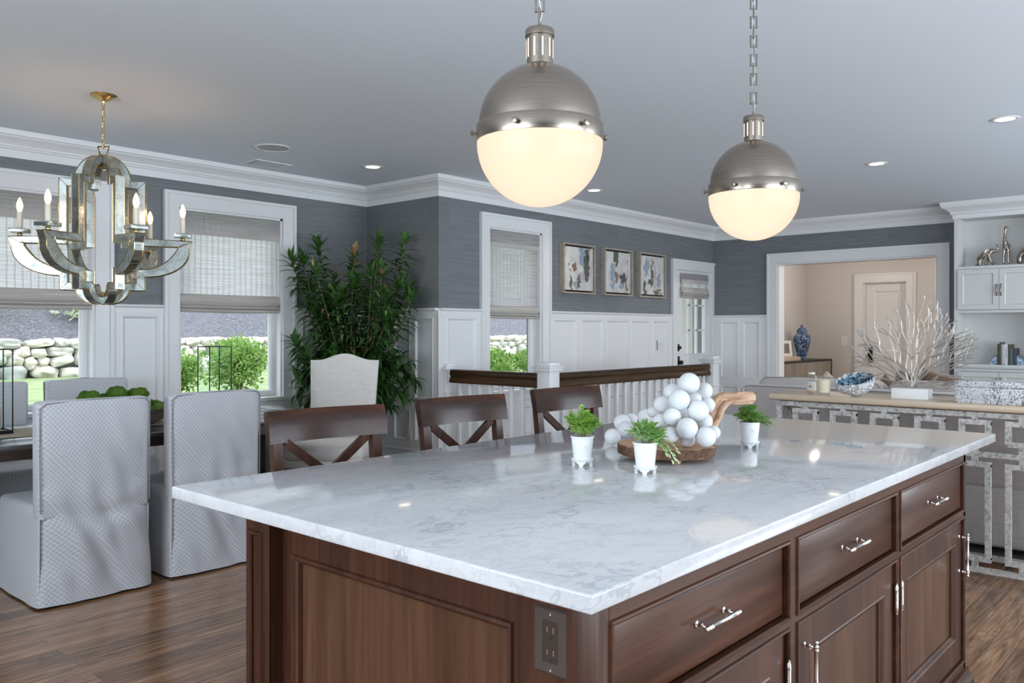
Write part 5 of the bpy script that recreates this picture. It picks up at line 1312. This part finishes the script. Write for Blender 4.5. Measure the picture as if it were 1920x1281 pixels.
# ================================================================ console table behind the island
CX0, CX1, CY0, CY1, CZ = 5.00, 5.42, .15, 2.29, .945
e = root('console_table', (5.2, 1.22, 0), 'silver-leafed fretwork console table with pale wood top, behind the sofa', 'console table')
bm = B(); box(bm, CX0, CX1, CY0, CY1, CZ-.038, CZ, .012, 3); part('tabletop', bm, 'console_top', e)
def fret(bm, mp, w, t):
    """greek-key panel of flat bars; mp(a,z,d)"""
    def hb(a0, a1, z): slab(bm, mp, t, a0, a1, z-w/2, z+w/2, [])
    def vb(a, z0, z1): slab(bm, mp, t*.98, a-w/2, a+w/2, z0, z1, [], t*.01)
    return hb, vb
bm = B(); mpc = XP(CX0+.075); hb, vb = fret(bm, mpc, .028, .028)
hb(.19, 2.255, .885); hb(.19, 2.255, .045)
for a in (2.241, .204): vb(a, 0, .90)
st_ = [2.072, 1.840, 1.606, 1.362, 1.134, .911, .688, .465]
for i, a in enumerate(st_):
    hw_ = .064
    vb(a, .855, .875); hb(a-hw_-.014, a+hw_+.014, .845)
    for s_ in (-1, 1): vb(a+s_*hw_, .735, .845); 
    for s_ in (-1, 1): hb(min(a+s_*.0, a+s_*hw_), max(a+s_*.0, a+s_*hw_)+0, .735)
    vb(a, .625, .735)
    hb(a-hw_-.014, a+hw_+.014, .618)
    for s_ in (-1, 1): vb(a+s_*hw_, .105, .618)
    hb(a-hw_-.014, a+hw_+.014, .105); vb(a, .055, .105)
for a0, a1 in zip(st_[1:], st_[:-1]): hb(a0, a1, .672)
part('fretwork_front', bm, 'silverleaf', e, smooth=0)
bm = B(); mpb = XP(CX1-.045); hb, vb = fret(bm, mpb, .028, .028)
hb(.19, 2.255, .885); hb(.19, 2.255, .045)
for a in (2.241, .204): vb(a, 0, .90)
part('back_frame', bm, 'silverleaf', e, smooth=0)
bm = B()
for yy in (2.227, .19):
    mpe = lambda a, z, d, yy=yy: Vector((a, yy+d, z))
    hb, vb = fret(bm, mpe, .028, .028); hb(CX0+.075, CX1-.05, .885); hb(CX0+.075, CX1-.05, .045)
    m_ = (CX0+CX1)/2; vb(m_, .855, .875); hb(m_-.06, m_+.06, .845); vb(m_-.05, .735, .845); vb(m_+.05, .735, .845); hb(m_-.06, m_+.06, .735); vb(m_, .625, .735); hb(m_-.06, m_+.06, .618); vb(m_-.05, .105, .618); vb(m_+.05, .105, .618); hb(m_-.06, m_+.06, .105); vb(m_, .055, .105)
part('fretwork_end', bm, 'silverleaf', e, smooth=0)
# scented bottle, candle, geode, coral, box
c = Vector((5.20, 2.09, CZ))
e = root('glass_bottle', tuple(c), 'clear apothecary bottle with cream label, behind the candle on the console', 'bottle')
bm = B(); lathe(bm, [(0, .002), (.024, .002), (.028, .008), (.028, .085), (.022, .098), (.018, .104), (.018, .115), (.021, .117), (.021, .122)], 28, c, cap=False); part('glass_body', bm, 'jar_glass', e)
bm = B(); lathe(bm, [(0, .004), (.0245, .004), (.0255, .010), (.0255, .035), (0, .035)], 24, c, cap=False); part('liquid', bm, simple('amber_liquid', (.62,.42,.28), .2), e)
bm = B(); lathe(bm, [(.0285, .018), (.0285, .072)], 28, c, cap=False); lb = part('paper_label', bm, simple('cream_label', (.72,.68,.62), .8), e)
bm = B(); a_ = math.atan2(-c.y, -c.x)
grid(bm, lambda i, j: c + Vector((.0288*math.cos(a_-.55+.5*i/5), .0288*math.sin(a_-.55+.5*i/5), .040+.007*j)), 6, 2); part('label_band', bm, simple('brown_label_band', (.10,.05,.04), .7), lb)
bm = B(); lathe(bm, [(.019, .118), (.022, .120), (.022, .130), (.0, .132)], 24, c, cap=False); part('stopper', bm, simple('frosted_stopper', (.60,.62,.55), .4), e)
c = Vector((5.10, 1.975, CZ))
e = root('glass_candle', tuple(c), 'cream candle in a clear tumbler in front of the bottle on the console', 'candle')
bm = B(); lathe(bm, [(0, .001), (.036, .001), (.039, .006), (.049, .116), (.047, .116), (.0375, .015), (0, .014)], 32, c, cap=False); part('tumbler', bm, 'jar_glass', e)
bm = B(); lathe(bm, [(0, .016), (.037, .016), (.0435, .094), (.040, .095), (0, .093)], 28, c, cap=False); w_ = part('wax', bm, 'wax', e)
bm = B(); tube(bm, [c+Vector((0,0,.092)), c+Vector((.001,0,.102))], .0012, 5); part('wick', bm, 'dark_void', w_)
c = Vector((5.13, 1.80, CZ)); 
e = root('crystal_geode', tuple(c), 'open geode bowl with blue crystals and white rind on the console', 'geode')
rot = Matrix.Rotation(math.radians(-8), 3, 'Z')
def gd(inner):
    def f(i, j):
        t = j/14; a = 2*PI*i/44; k = math.sin(t*PI/2); z = -math.cos(t*PI/2)
        r = 1+.10*noise.noise(Vector((math.cos(a)*2, math.sin(a)*2, t*2)))
        rx, ry = .062*(1-.10*inner), .118*(1-.10*inner)
        v = Vector((rx*k*r*math.cos(a), ry*k*r*math.sin(a), .095*(z*(1-.22*inner)+1) + .0))
        # rim rises at the back and right, opens toward the viewer
        v.z += .045*t*t*(math.cos(a)*.9 - .35*math.sin(a)) 
        if inner: v += Vector((noise.noise(v*90), noise.noise(v*90+Vector((5,0,0))), noise.noise(v*90+Vector((0,5,0)))))*.010
        else: v += v.normalized()*.006*noise.noise(v*45)
        return v + c + Vector((0,0,.001))
    return f
bm = B(); P = grid(bm, gd(0), 44, 15, closeu=True); part('rind', bm, 'geode_rind', e, smooth=60)
bm = B(); Q = grid(bm, gd(1), 44, 15, closeu=True, flip=True)
part('blue_crystals', bm, 'geode_blue', e, smooth=0)
bm = B(); g0, g1 = gd(0), gd(1)
def rimf(i, j):
    a_, b_ = g0(i, 14), g1(i, 13); t = j/4; v = a_.lerp(b_, t); v.z += .012*math.sin(PI*t)
    return v + Vector((noise.noise(v*110), noise.noise(v*110+Vector((5,0,0))), noise.noise(v*110+Vector((0,5,0)))))*.007
grid(bm, rimf, 44, 5, closeu=True); part('crystal_rim', bm, 'geode_rind', e, smooth=0)
bc = Vector((5.16, 1.485, CZ))
e = root('coral_sculpture', tuple(bc), 'branching champagne metal coral sculpture on a white block', 'sculpture')
bm = B(); box(bm, bc.x-.045, bc.x+.045, bc.y-.100, bc.y+.100, CZ, CZ+.060, .002); part('plinth', bm, 'white_block', e)
random.seed(21); bm = B(); C0 = bc + Vector((0,0,.06))
def env(ang):   # reach of the fan for an angle from the vertical, + is towards -Y (photo right)
    return (.50 - .125*ang*ang) * (1 + .04*math.sin(ang*9)) * (.88 if -.55 < ang < -.2 else 1)
def grow(p, ang, dep, r, lvl, xo):
    L = random.uniform(.050, .072)*(1-.03*lvl); n_ = 4; pts = [p]; a = ang; q = p.copy()
    for i in range(n_):
        a += random.uniform(-.16, .16) + .03*(ang > 0) - .03*(ang < 0); xo += random.uniform(-.004, .004)
        q = q + Vector((xo*.12, -math.sin(a), math.cos(a)))*L/n_; pts.append(q.copy())
    r1 = max(.0027, r*.86); tube(bm, pts, [r+(r1-r)*i/n_ for i in range(n_+1)], 5, cap=True)
    ball(bm, pts[-1], r1*1.15, 1)
    d = q-C0; th = math.atan2(-d.y, d.z); dist = math.hypot(d.y, d.z)
    if dist > env(th)*random.uniform(.78, .96) or lvl > 10:
        if random.random() < .6: tube(bm, [q, q+Vector((0,-math.sin(a+.5),math.cos(a+.5)))*.018], [r1, .0013], 5)
        tube(bm, [q, q+Vector((0,-math.sin(a-.4),math.cos(a-.4)))*.020], [r1, .0013], 5); return
    rad = th*.75 + a*.25
    split = random.random() < (.46 if lvl < 5 else .34)
    if split:
        g = random.uniform(.30, .50)
        grow(q, max(-1.75, rad-g), dep, r1, lvl+1, xo-.3); grow(q, min(1.75, rad+g), dep, r1*.95, lvl+1, xo+.3)
    else: grow(q, rad + random.uniform(-.32, .32), dep, r1*1.05, lvl+1, xo)
for i in range(14):
    a = 1.38*math.copysign(abs(-1+2*i/13)**1.2, -1+2*i/13) + random.uniform(-.05, .05); grow(C0 + Vector((random.uniform(-.006,.006), random.uniform(-.012,.012), -.004)), a, 0, .0060, 0, random.uniform(-.45,.45))
for v in bm.verts:
    dz = v.co.z-C0.z
    if dz < .004: v.co.z = C0.z + .004 + (0.004-dz)*.2
part('coral_branches', bm, 'coral', e, smooth=60)
bcx, y0, y1 = 5.03, .62, 1.225
e = root('decorative_box', (5.13, .92, CZ), 'long speckled black and white mosaic box with hinged lid on the console', 'box')
bm = B(); box(bm, bcx, bcx+.21, y0, y1, CZ+.001, CZ+.088, .0015); part('body', bm, 'speckle', e)
bm = B(); box(bm, bcx-.001, bcx+.211, y0-.001, y1+.001, CZ+.0895, CZ+.121, .002); part('lid', bm, 'speckle', e)

# ================================================================ sofa
e = root('sofa', (6.0, 1.35, 0), 'long grey upholstered sofa with its back to the console table', 'sofa')
SXb, SY_0, SY_1 = 5.56, .0, 2.76
bm = B(); box(bm, SXb, SXb+.95, SY_0, SY_1, .06, .42, .03, 3); part('base', bm, 'sofa', e)
bm = B(); box(bm, SXb, SXb+.20, SY_0, SY_1-.02, .40, .955, .045, 4); part('backrest', bm, 'sofa', e)
for yy in (SY_0-.10, SY_1-.10):
    bm = B(); box(bm, SXb+.02, SXb+.95, yy, yy+.22, .05, .76, .05, 3); q = B(); prism(bm, [(yy+.11+.135*math.cos(t), .735+.085*math.sin(t)) for t in [i*2*PI/24 for i in range(24)]], 'x', SXb+.012, SXb+.96); part('arm', bm, 'sofa', e)
bm = B(); tube(bm, [(SXb-.003, SY_0+.02, .948), (SXb-.003, SY_1-.05, .948), (SXb-.003, SY_1-.018, .92), (SXb-.003, SY_1-.018, .10)], .003, 6); part('piping', bm, 'welt', e)
for k in range(3):
    ya = SY_0+.03+k*.90; yb_ = ya+.885
    bm = B(); box(bm, SXb+.16, SXb+.38, ya, yb_, .50, .995+.01*(k == 1), .07, 5)
    for v in bm.verts:
        u = (v.co.y-ya)/(yb_-ya)
        if v.co.z > .9: v.co.z += .018*math.sin(PI*u) + .008*noise.noise(v.co*5)
    cu = part('back_cushion', bm, 'sofa', e, smooth=60)
    bm = B(); tube(bm, [(SXb+.19, ya+.02, .96), (SXb+.19, ya+.06, 1.0), (SXb+.19, (ya+yb_)/2, 1.018), (SXb+.19, yb_-.06, 1.0), (SXb+.19, yb_-.02, .96)], .003, 6); part('cushion_piping', bm, 'welt', cu)
    bm = B(); box(bm, SXb+.22, SXb+.97, ya, yb_, .42, .57, .045, 4); part('seat_cushion', bm, 'sofa', e, smooth=60)
for (x, y) in ((SXb+.06, SY_0+.06), (SXb+.06, SY_1-.06), (SXb+.88, SY_0+.06), (SXb+.88, SY_1-.06)):
    bm = B(); lathe(bm, [(.02, .0125), (.028, .065)], 12, (x, y, 0)); part('foot', bm, 'dark_frame_wood', e)
def pillow(x, y, z, w, t, rz, roll, mat, label):
    bm = B()
    def f(i, j):
        a = -1+2*i/14; b = -1+2*j/14; k = ((1-a**4)*(1-b**4))**.5; s_ = 1-.06*(1-abs(a))*(abs(b) > .9)-.06*(1-abs(b))*(abs(a) > .9)
        return a*w/2*s_, b*w/2*s_, k*t/2
    M4 = Matrix.Rotation(rz, 4, 'Z') @ Matrix.Rotation(roll, 4, 'X') @ Matrix.Rotation(PI/2, 4, 'Y')
    for sg in (1, -1):
        grid(bm, lambda i, j: M4 @ Vector((f(i,j)[0], f(i,j)[1], sg*f(i,j)[2])), 15, 15, flip=sg < 0)
    bmesh.ops.remove_doubles(bm, verts=bm.verts, dist=1e-5)
    o = solo('throw_pillow', bm, mat, label, 'pillow', world=False, smooth=70); o.location = (x, y, z); return o
pillow(6.05, 2.30, .81, .34, .13, 0, math.radians(40), 'pillow_tan', 'tan throw pillow tipped on its corner, behind the candle on the console')
pillow(6.05, 1.90, .80, .34, .13, .05, math.radians(42), 'pillow_brown', 'brown throw pillow tipped on its corner, left of the coral sculpture')
pillow(6.28, 1.74, .82, .42, .13, -.1, math.radians(8), 'pillow_grey', 'charcoal throw pillow standing upright behind the coral branches')
pillow(6.06, 1.52, .85, .40, .13, 0, math.radians(12), 'pillow_brown', 'brown velvet throw pillow behind the right foot of the coral')
pillow(6.28, 1.34, .78, .36, .13, .1, math.radians(24), 'pillow_grey', 'charcoal throw pillow tilted at the far right, just before the bookcase')
bm = B(); box(bm, 5.46, 9.3, -1.2, 3.3, .0, .012, .003); solo('area_rug', bm, 'rug', 'dark striped rug beneath the grey sofa', 'rug', (7.3, 1.05, 0))

# ================================================================ built-in bookcase
BX, BY1, BY0 = 10.05, 2.457, -2.2
e = root('built_in_bookcase', (10.2, .6, 0), 'white built-in bookcase with open niches and panelled cupboards', 'bookcase')
bm = B(); st2 = [BY1, BY1-.035]
cols = [(1.62, 2.422), (.80, 1.585), (-.04, .765), (-.86, -.075), (-1.7, -.895)]
face = []
for a0, a1 in cols: face += [(a0, a1, 2.035, 2.555), (a0, a1, 1.56, 2.005), (a0, a1, .975, 1.53), (a0, a1, .12, .90)]
slab(bm, XP(BX), -.02, -1.735, BY1, 0, CEIL, face); part('face_frame', bm, 'shelf_white', e, smooth=0)
bm = B(); box(bm, XR-.015, XR-.002, -1.735, BY1, 0, CEIL)
ys = [BY1-.02] + [ (cols[i][0]+cols[i+1][1])/2 for i in range(4)] + [-1.72]
for y in ys: box(bm, BX+.021, XR-.016, y-.018, y+.018, 0, 2.70)
for z0, z1 in ((2.555, 2.58), (2.005, 2.035), (1.53, 1.56), (.90, .952), (.10, .12)): box(bm, BX+.021, XR-.016, -1.70, BY1-.04, z0, z1)
part('shelving', bm, 'shelf_white', e, smooth=0)
bm = B(); box(bm, BX-.03, BX+.01, -1.735, BY1+.005, .935, .953, .004); part('counter_ledge', bm, 'shelf_white', e)
bm = B(); sweep(bm, [(XR-.02, BY1), (BX, BY1), (BX, -1.735)][0:3], [(0, 2.555), (.012, 2.556), (.014, 2.60), (.028, 2.61), (.034, 2.63), (.06, 2.655), (.10, 2.68), (.112, 2.70), (.118, 2.738), (0, 2.738)]); part('crown_moulding', bm, 'trim', e, smooth=25)
def cup_doors(z0, z1):
    for ci, (a0, a1) in enumerate(cols[:3]):
        mid = (a0+a1)/2
        for (b0, b1, hs) in ((a0+.004, mid-.002, 1), (mid+.002, a1-.004, -1)):
            bm = B(); r = (b0, b1, z0+.004, z1-.004); ir = (b0+.045, b1-.045, z0+.05, z1-.05)
            slab(bm, XP(BX-.001), .016, *r, [ir]); ring(bm, XP(BX-.001), ir, [(0,.016),(.006,.017),(.012,.010),(.016,.008)]); slab(bm, XP(BX-.001), .006, ir[0]-.003, ir[1]+.003, ir[2]-.003, ir[3]+.003, [])
            d = part('cupboard_door', bm, 'shelf_white', e, smooth=0)
            hy = (b1-.018) if hs == 1 else (b0+.018); hz = (z0+z1)/2-.01 if z0 > 1 else z1-.12
            bm = B(); tube(bm, [(BX-.018, hy, hz-.06), (BX-.032, hy, hz-.045), (BX-.036, hy, hz), (BX-.032, hy, hz+.045), (BX-.018, hy, hz+.06)], [.007,.006,.0085,.006,.007], 8); part('handle', bm, 'nickel', d)
cup_doors(1.56, 2.005); cup_doors(.12, .90)
# cast animals on the upper shelf
def animal(name, base, pts, edges, rad, label, cat='figurine', ears=None):
    e = root(name, base, label, cat, group=None)
    o = skin('body', pts, edges, rad, 'animal', e, 2)
    return e, o
Z0 = 2.036; c = (10.20, 2.19, Z0)
# local: +(-Y) is towards photo right (elephant heads right)
def Pn(h, z, x=0): return (x, -h, z)
e1, _ = animal('elephant_figurine', c,
  [Pn(-.045,.115), Pn(0,.135), Pn(.035,.150), Pn(.068,.172), Pn(.088,.165), Pn(.104,.160), Pn(.122,.175), Pn(.130,.200), Pn(.120,.222), Pn(.104,.232),
   Pn(-.060,.07,.02), Pn(-.075,.035,.022), Pn(-.095,.012,.022), Pn(-.040,.06,-.02), Pn(-.048,.03,-.02), Pn(-.040,.010,-.02), Pn(.035,.09,.022), Pn(.012,.05,.022), Pn(.002,.012,.022), Pn(.050,.09,-.022), Pn(.068,.05,-.022), Pn(.085,.012,-.022), Pn(-.07,.105), Pn(-.088,.06)],
  [(0,1),(1,2),(2,3),(3,4),(4,5),(5,6),(6,7),(7,8),(8,9),(0,10),(10,11),(11,12),(0,13),(13,14),(14,15),(2,16),(16,17),(17,18),(2,19),(19,20),(20,21),(0,22),(22,23)],
  [.036,.040,.038,.026,.022,.013,.011,.009,.007,.006,.020,.014,.014,.020,.014,.014,.019,.013,.014,.019,.013,.014,.006,.003],
  'silver elephant with raised trunk on the bookcase’s top shelf, left')
bm = B()
for s_ in (-1, 1): grid(bm, lambda i, j: Vector((s_*(.028+.012*j/4), -(.050-.038*j/4-.004*i), .178-.016*i+.008*math.sin(j))), 5, 5)
part('ears', bm, 'animal', e1, world=False, smooth=60)
c = (10.20, 1.99, Z0)
e2, _ = animal('giraffe_figurine', c,
  [Pn(.012,.225), Pn(-.004,.235), Pn(-.012,.285), Pn(-.008,.345), Pn(0,.395), Pn(.0,.412,-.012), Pn(.003,.405,-.030), Pn(.020,.20,.0), Pn(-.018,.12,.014), Pn(-.018,.02,.014), Pn(-.018,.12,-.014), Pn(-.018,.02,-.014), Pn(.026,.12,.014), Pn(.026,.02,.014), Pn(.026,.12,-.014), Pn(.026,.02,-.014), Pn(.036,.15), Pn(-.010,.425,.008), Pn(.012,.425,.008)],
  [(0,1),(1,2),(2,3),(3,4),(4,5),(5,6),(0,7),(1,8),(8,9),(1,10),(10,11),(7,12),(12,13),(7,14),(14,15),(7,16),(4,17),(4,18)],
  [.028,.026,.019,.014,.013,.013,.010,.026,.011,.009,.011,.009,.012,.009,.012,.009,.004,.004,.004],
  'tall silver giraffe figurine standing between the two elephants')
bm = B(); box(bm, -.035, .035, -.045, .032, 0, .012, .003); part('plinth', bm, 'animal', e2, world=False)
c = (10.20, 1.80, Z0)
e3, _ = animal('elephant_figurine', c,
  [Pn(-.055,.140), Pn(0,.155), Pn(.055,.145), Pn(.105,.15), Pn(.13,.11), Pn(.14,.06), Pn(.15,.03), Pn(-.070,.08,.026), Pn(-.075,.014,.026), Pn(-.055,.08,-.026), Pn(-.055,.014,-.026), Pn(.05,.08,.026), Pn(.05,.014,.026), Pn(.065,.08,-.026), Pn(.065,.014,-.026)],
  [(0,1),(1,2),(2,3),(3,4),(4,5),(5,6),(0,7),(7,8),(0,9),(9,10),(2,11),(11,12),(2,13),(13,14)],
  [.052,.060,.055,.040,.018,.013,.010,.026,.021,.026,.021,.026,.021,.026,.021],
  'silver standing elephant cut by the photo’s right edge, top shelf')
# books between agate bookends
Z0 = .953
bks = [(.018, .245, (.05,.055,.035)), (.020, .265, (.10,.095,.055)), (.016, .240, (.48,.45,.52)), (.016, .240, (.62,.60,.58)), (.026, .242, (.70,.70,.70)), (.030, .242, (.09,.08,.05)), (.014, .195, (.05,.22,.36)), (.034, .200, (.06,.055,.06))]
labs = ['darkest slim book at the left of the shelf row', 'tall olive-brown book, second from the left', 'lilac-grey slim book, third from the left', 'pale slim book with red foot, fourth from the left', 'white book with dark spine lettering, middle of the row', 'brown book right of the white one', 'slim bright blue book', 'dark grey low book beside the right bookend']
y = 2.045
for (t, h, col), lab in zip(bks, labs):
    e = root('book', (10.14, y-t/2, Z0), lab + ', between the agate bookends', 'book', group='books between agate bookends')
    m_ = simple('book_cloth', col, .6)
    bm = B(); box(bm, 10.08, 10.24, y-t+.0005, y-.0005, Z0, Z0+h, .002); part('cover', bm, m_, e)
    bm = B(); box(bm, 10.084, 10.2405, y-t+.003, y-.003, Z0+.002, Z0+h+.0004); part('pages', bm, simple('paper', (.66,.62,.54), .9), e, smooth=0)
    if lab.startswith('pale slim'):
        bm = B(); box(bm, 10.0795, 10.081, y-t+.001, y-.001, Z0+.004, Z0+.028); part('red_band', bm, simple('red_cloth', (.35,.03,.03), .6), e, smooth=0)
    if lab.startswith('white book'):
        bm = B()
        for k in range(9): box(bm, 10.0795, 10.081, y-t*.65, y-t*.4, Z0+.10+.012*k, Z0+.108+.012*k)
        part('spine_lettering', bm, simple('purple_ink', (.14,.07,.18), .6), e, smooth=0)
    y -= t
def bookend(y, s_, label):
    e = root('agate_bookend', (10.15, y, Z0), label, 'bookend', group='agate bookends')
    for nm, m_, x0, x1, k in (('rind', 'agate_rind', 10.10, 10.18, 1.0), ('polished_face', 'agate', 10.098, 10.1005, .88)):
        bm = B(); prism(bm, [(y, Z0)] + [(y + s_*.082*k*math.cos(t)*(1+.06*math.sin(5*t)), Z0 + .130*k*math.sin(t)*(1+.04*math.sin(7*t))) for t in [i*PI/2/14 for i in range(15)]], 'x', x0, x1); part(nm, bm, m_, e)
bookend(2.048, 1, 'left grey agate bookend on the bookcase counter')
bookend(y-.003, -1, 'right agate bookend with polished blue and white face')

# ================================================================ family room beyond the opening
e = root('sideboard', (13.2, 5.68, 0), 'pale grain sideboard with dark edges against the far beige wall', 'sideboard')
QX0, QX1, QY0, QY1, QZ = 11.6, 14.45, 5.45, 5.90, .852
bm = B(); box(bm, QX0, QX1, QY0, QY1, QZ-.03, QZ, .002); box(bm, QX1-.03, QX1, QY0, QY1, .10, QZ-.03); box(bm, QX0, QX0+.03, QY0, QY1, .10, QZ-.03); box(bm, QX0+.03, QX1-.03, QY0, QY1, .10, .13); part('case', bm, 'dark_frame_wood', e, smooth=0)
n = 5; wq = (QX1-QX0-.06)/n
for k in range(n):
    bm = B(); a0 = QX0+.03+wq*k; box(bm, a0+.003, a0+wq-.003, QY0+.004, QY0+.024, .133, QZ-.033); part('cabinet_door', bm, 'cabinet_veneer', e, smooth=0)
for x in (QX0+.1, QX1-.1):
    for yy in (QY0+.08, QY1-.06): bm = B(); box(bm, x-.02, x+.02, yy-.02, yy+.02, 0, .10); part('leg', bm, 'dark_frame_wood', e, smooth=0)
c = (13.72, 5.68, QZ)
e = root('ginger_jar', c, 'tall blue and white lidded porcelain ginger jar on the sideboard', 'jar')
bm = B(); lathe(bm, [(.0,0),(.075,0),(.078,.02),(.072,.04),(.085,.10),(.120,.22),(.142,.32),(.145,.36),(.130,.405),(.095,.43),(.080,.435),(.080,.45)], 36, c, cap=False); part('jar_body', bm, 'ginger', e)
bm = B(); lathe(bm, [(.088,.445),(.090,.455),(.086,.465),(.080,.50),(.050,.535),(.020,.545),(.012,.552),(.022,.566),(.018,.580),(0,.586)], 32, c, cap=False); part('lid', bm, 'ginger', e)
e = root('picture_frame', (13.0, 5.66, QZ), 'small white picture frame standing left of the ginger jar', 'picture frame')
M4 = Matrix.Translation((13.10, 5.70, QZ+.0455)) @ Matrix.Rotation(math.radians(-28), 4, 'Z') @ Matrix.Rotation(math.radians(-8), 4, 'X')
bm = B()
for r in ((-.14,-.09,.0,.26),(.09,.14,.0,.26),(-.09,.09,.0,.05),(-.09,.09,.21,.26)): box(bm, r[0], r[1], -.012, .012, r[2]+.02, r[3]+.02, .003, M4=M4)
part('frame', bm, 'white_block', e)
bm = B(); box(bm, -.092, .092, -.004, .008, .068, .232, M4=M4); part('photo', bm, simple('sepia_print', (.22,.18,.15), .6, var=.5, vscale=30), e, smooth=0)
bm = B(); box(bm, 12.35, 13.25, 5.50, 5.86, QZ+.0005, QZ+.065, .004); solo('display_tray', bm, 'console_top', 'long pale wooden tray on the sideboard under the glass bottles', 'tray', (12.8, 5.68, QZ))
for k, (x, h, r) in enumerate(((12.62, .11, .045), (12.80, .17, .035), (12.95, .09, .03))):
    c = (x, 5.60+.04*k, QZ+.0655); e = root('glass_vessel', c, ['low clear glass bowl, leftmost on the pale tray', 'tall clear glass bottle with dark stopper on the pale tray', 'small clear glass jar, rightmost on the pale tray'][k], 'glassware')
    bm = B(); lathe(bm, [(0,.001),(r,.002),(r*1.1,h*.4),(r*.5,h*.75),(r*.45,h),(r*.40,h),(r*.95,h*.4),(0,.006)], 20, c, cap=False); part('glass_body', bm, 'jar_glass', e)
    if k == 1: bm = B(); lathe(bm, [(0,h+.05),(.014,h+.045),(.018,h+.02),(.012,h-.01),(0,h-.01)][::-1], 12, c, cap=False); part('stopper', bm, 'black_iron', e)
e = root('hall_picture', (XL+2.44, 3.6, 1.5), 'dark gold-framed picture edge in the hallway beyond the opening', 'painting')
bm = B(); ring(bm, XP(XL+2.5), (3.1, 3.76, .9, 2.1), [(0,0),(0,.05),(.05,.05),(.05,.0)]); part('frame', bm, 'brass', e, smooth=0)
bm = B(); slab(bm, XP(XL+2.5), .02, 3.12, 3.74, .92, 2.08, []); part('canvas', bm, 'pillow_brown', e, smooth=0)
lamp('family_room_light', 'POINT', (13.0, 4.9, 2.44), 12, (1,.86,.74), .03)
lamp('family_room_light', 'POINT', (12.2, 1.6, 2.5), 95, (1,.92,.85), .05)  # hidden light with no fixture, added to brighten the family room
lamp('hall_light', 'POINT', (15.9, 3.0, 2.2), 26, (1,.75,.5), .05)
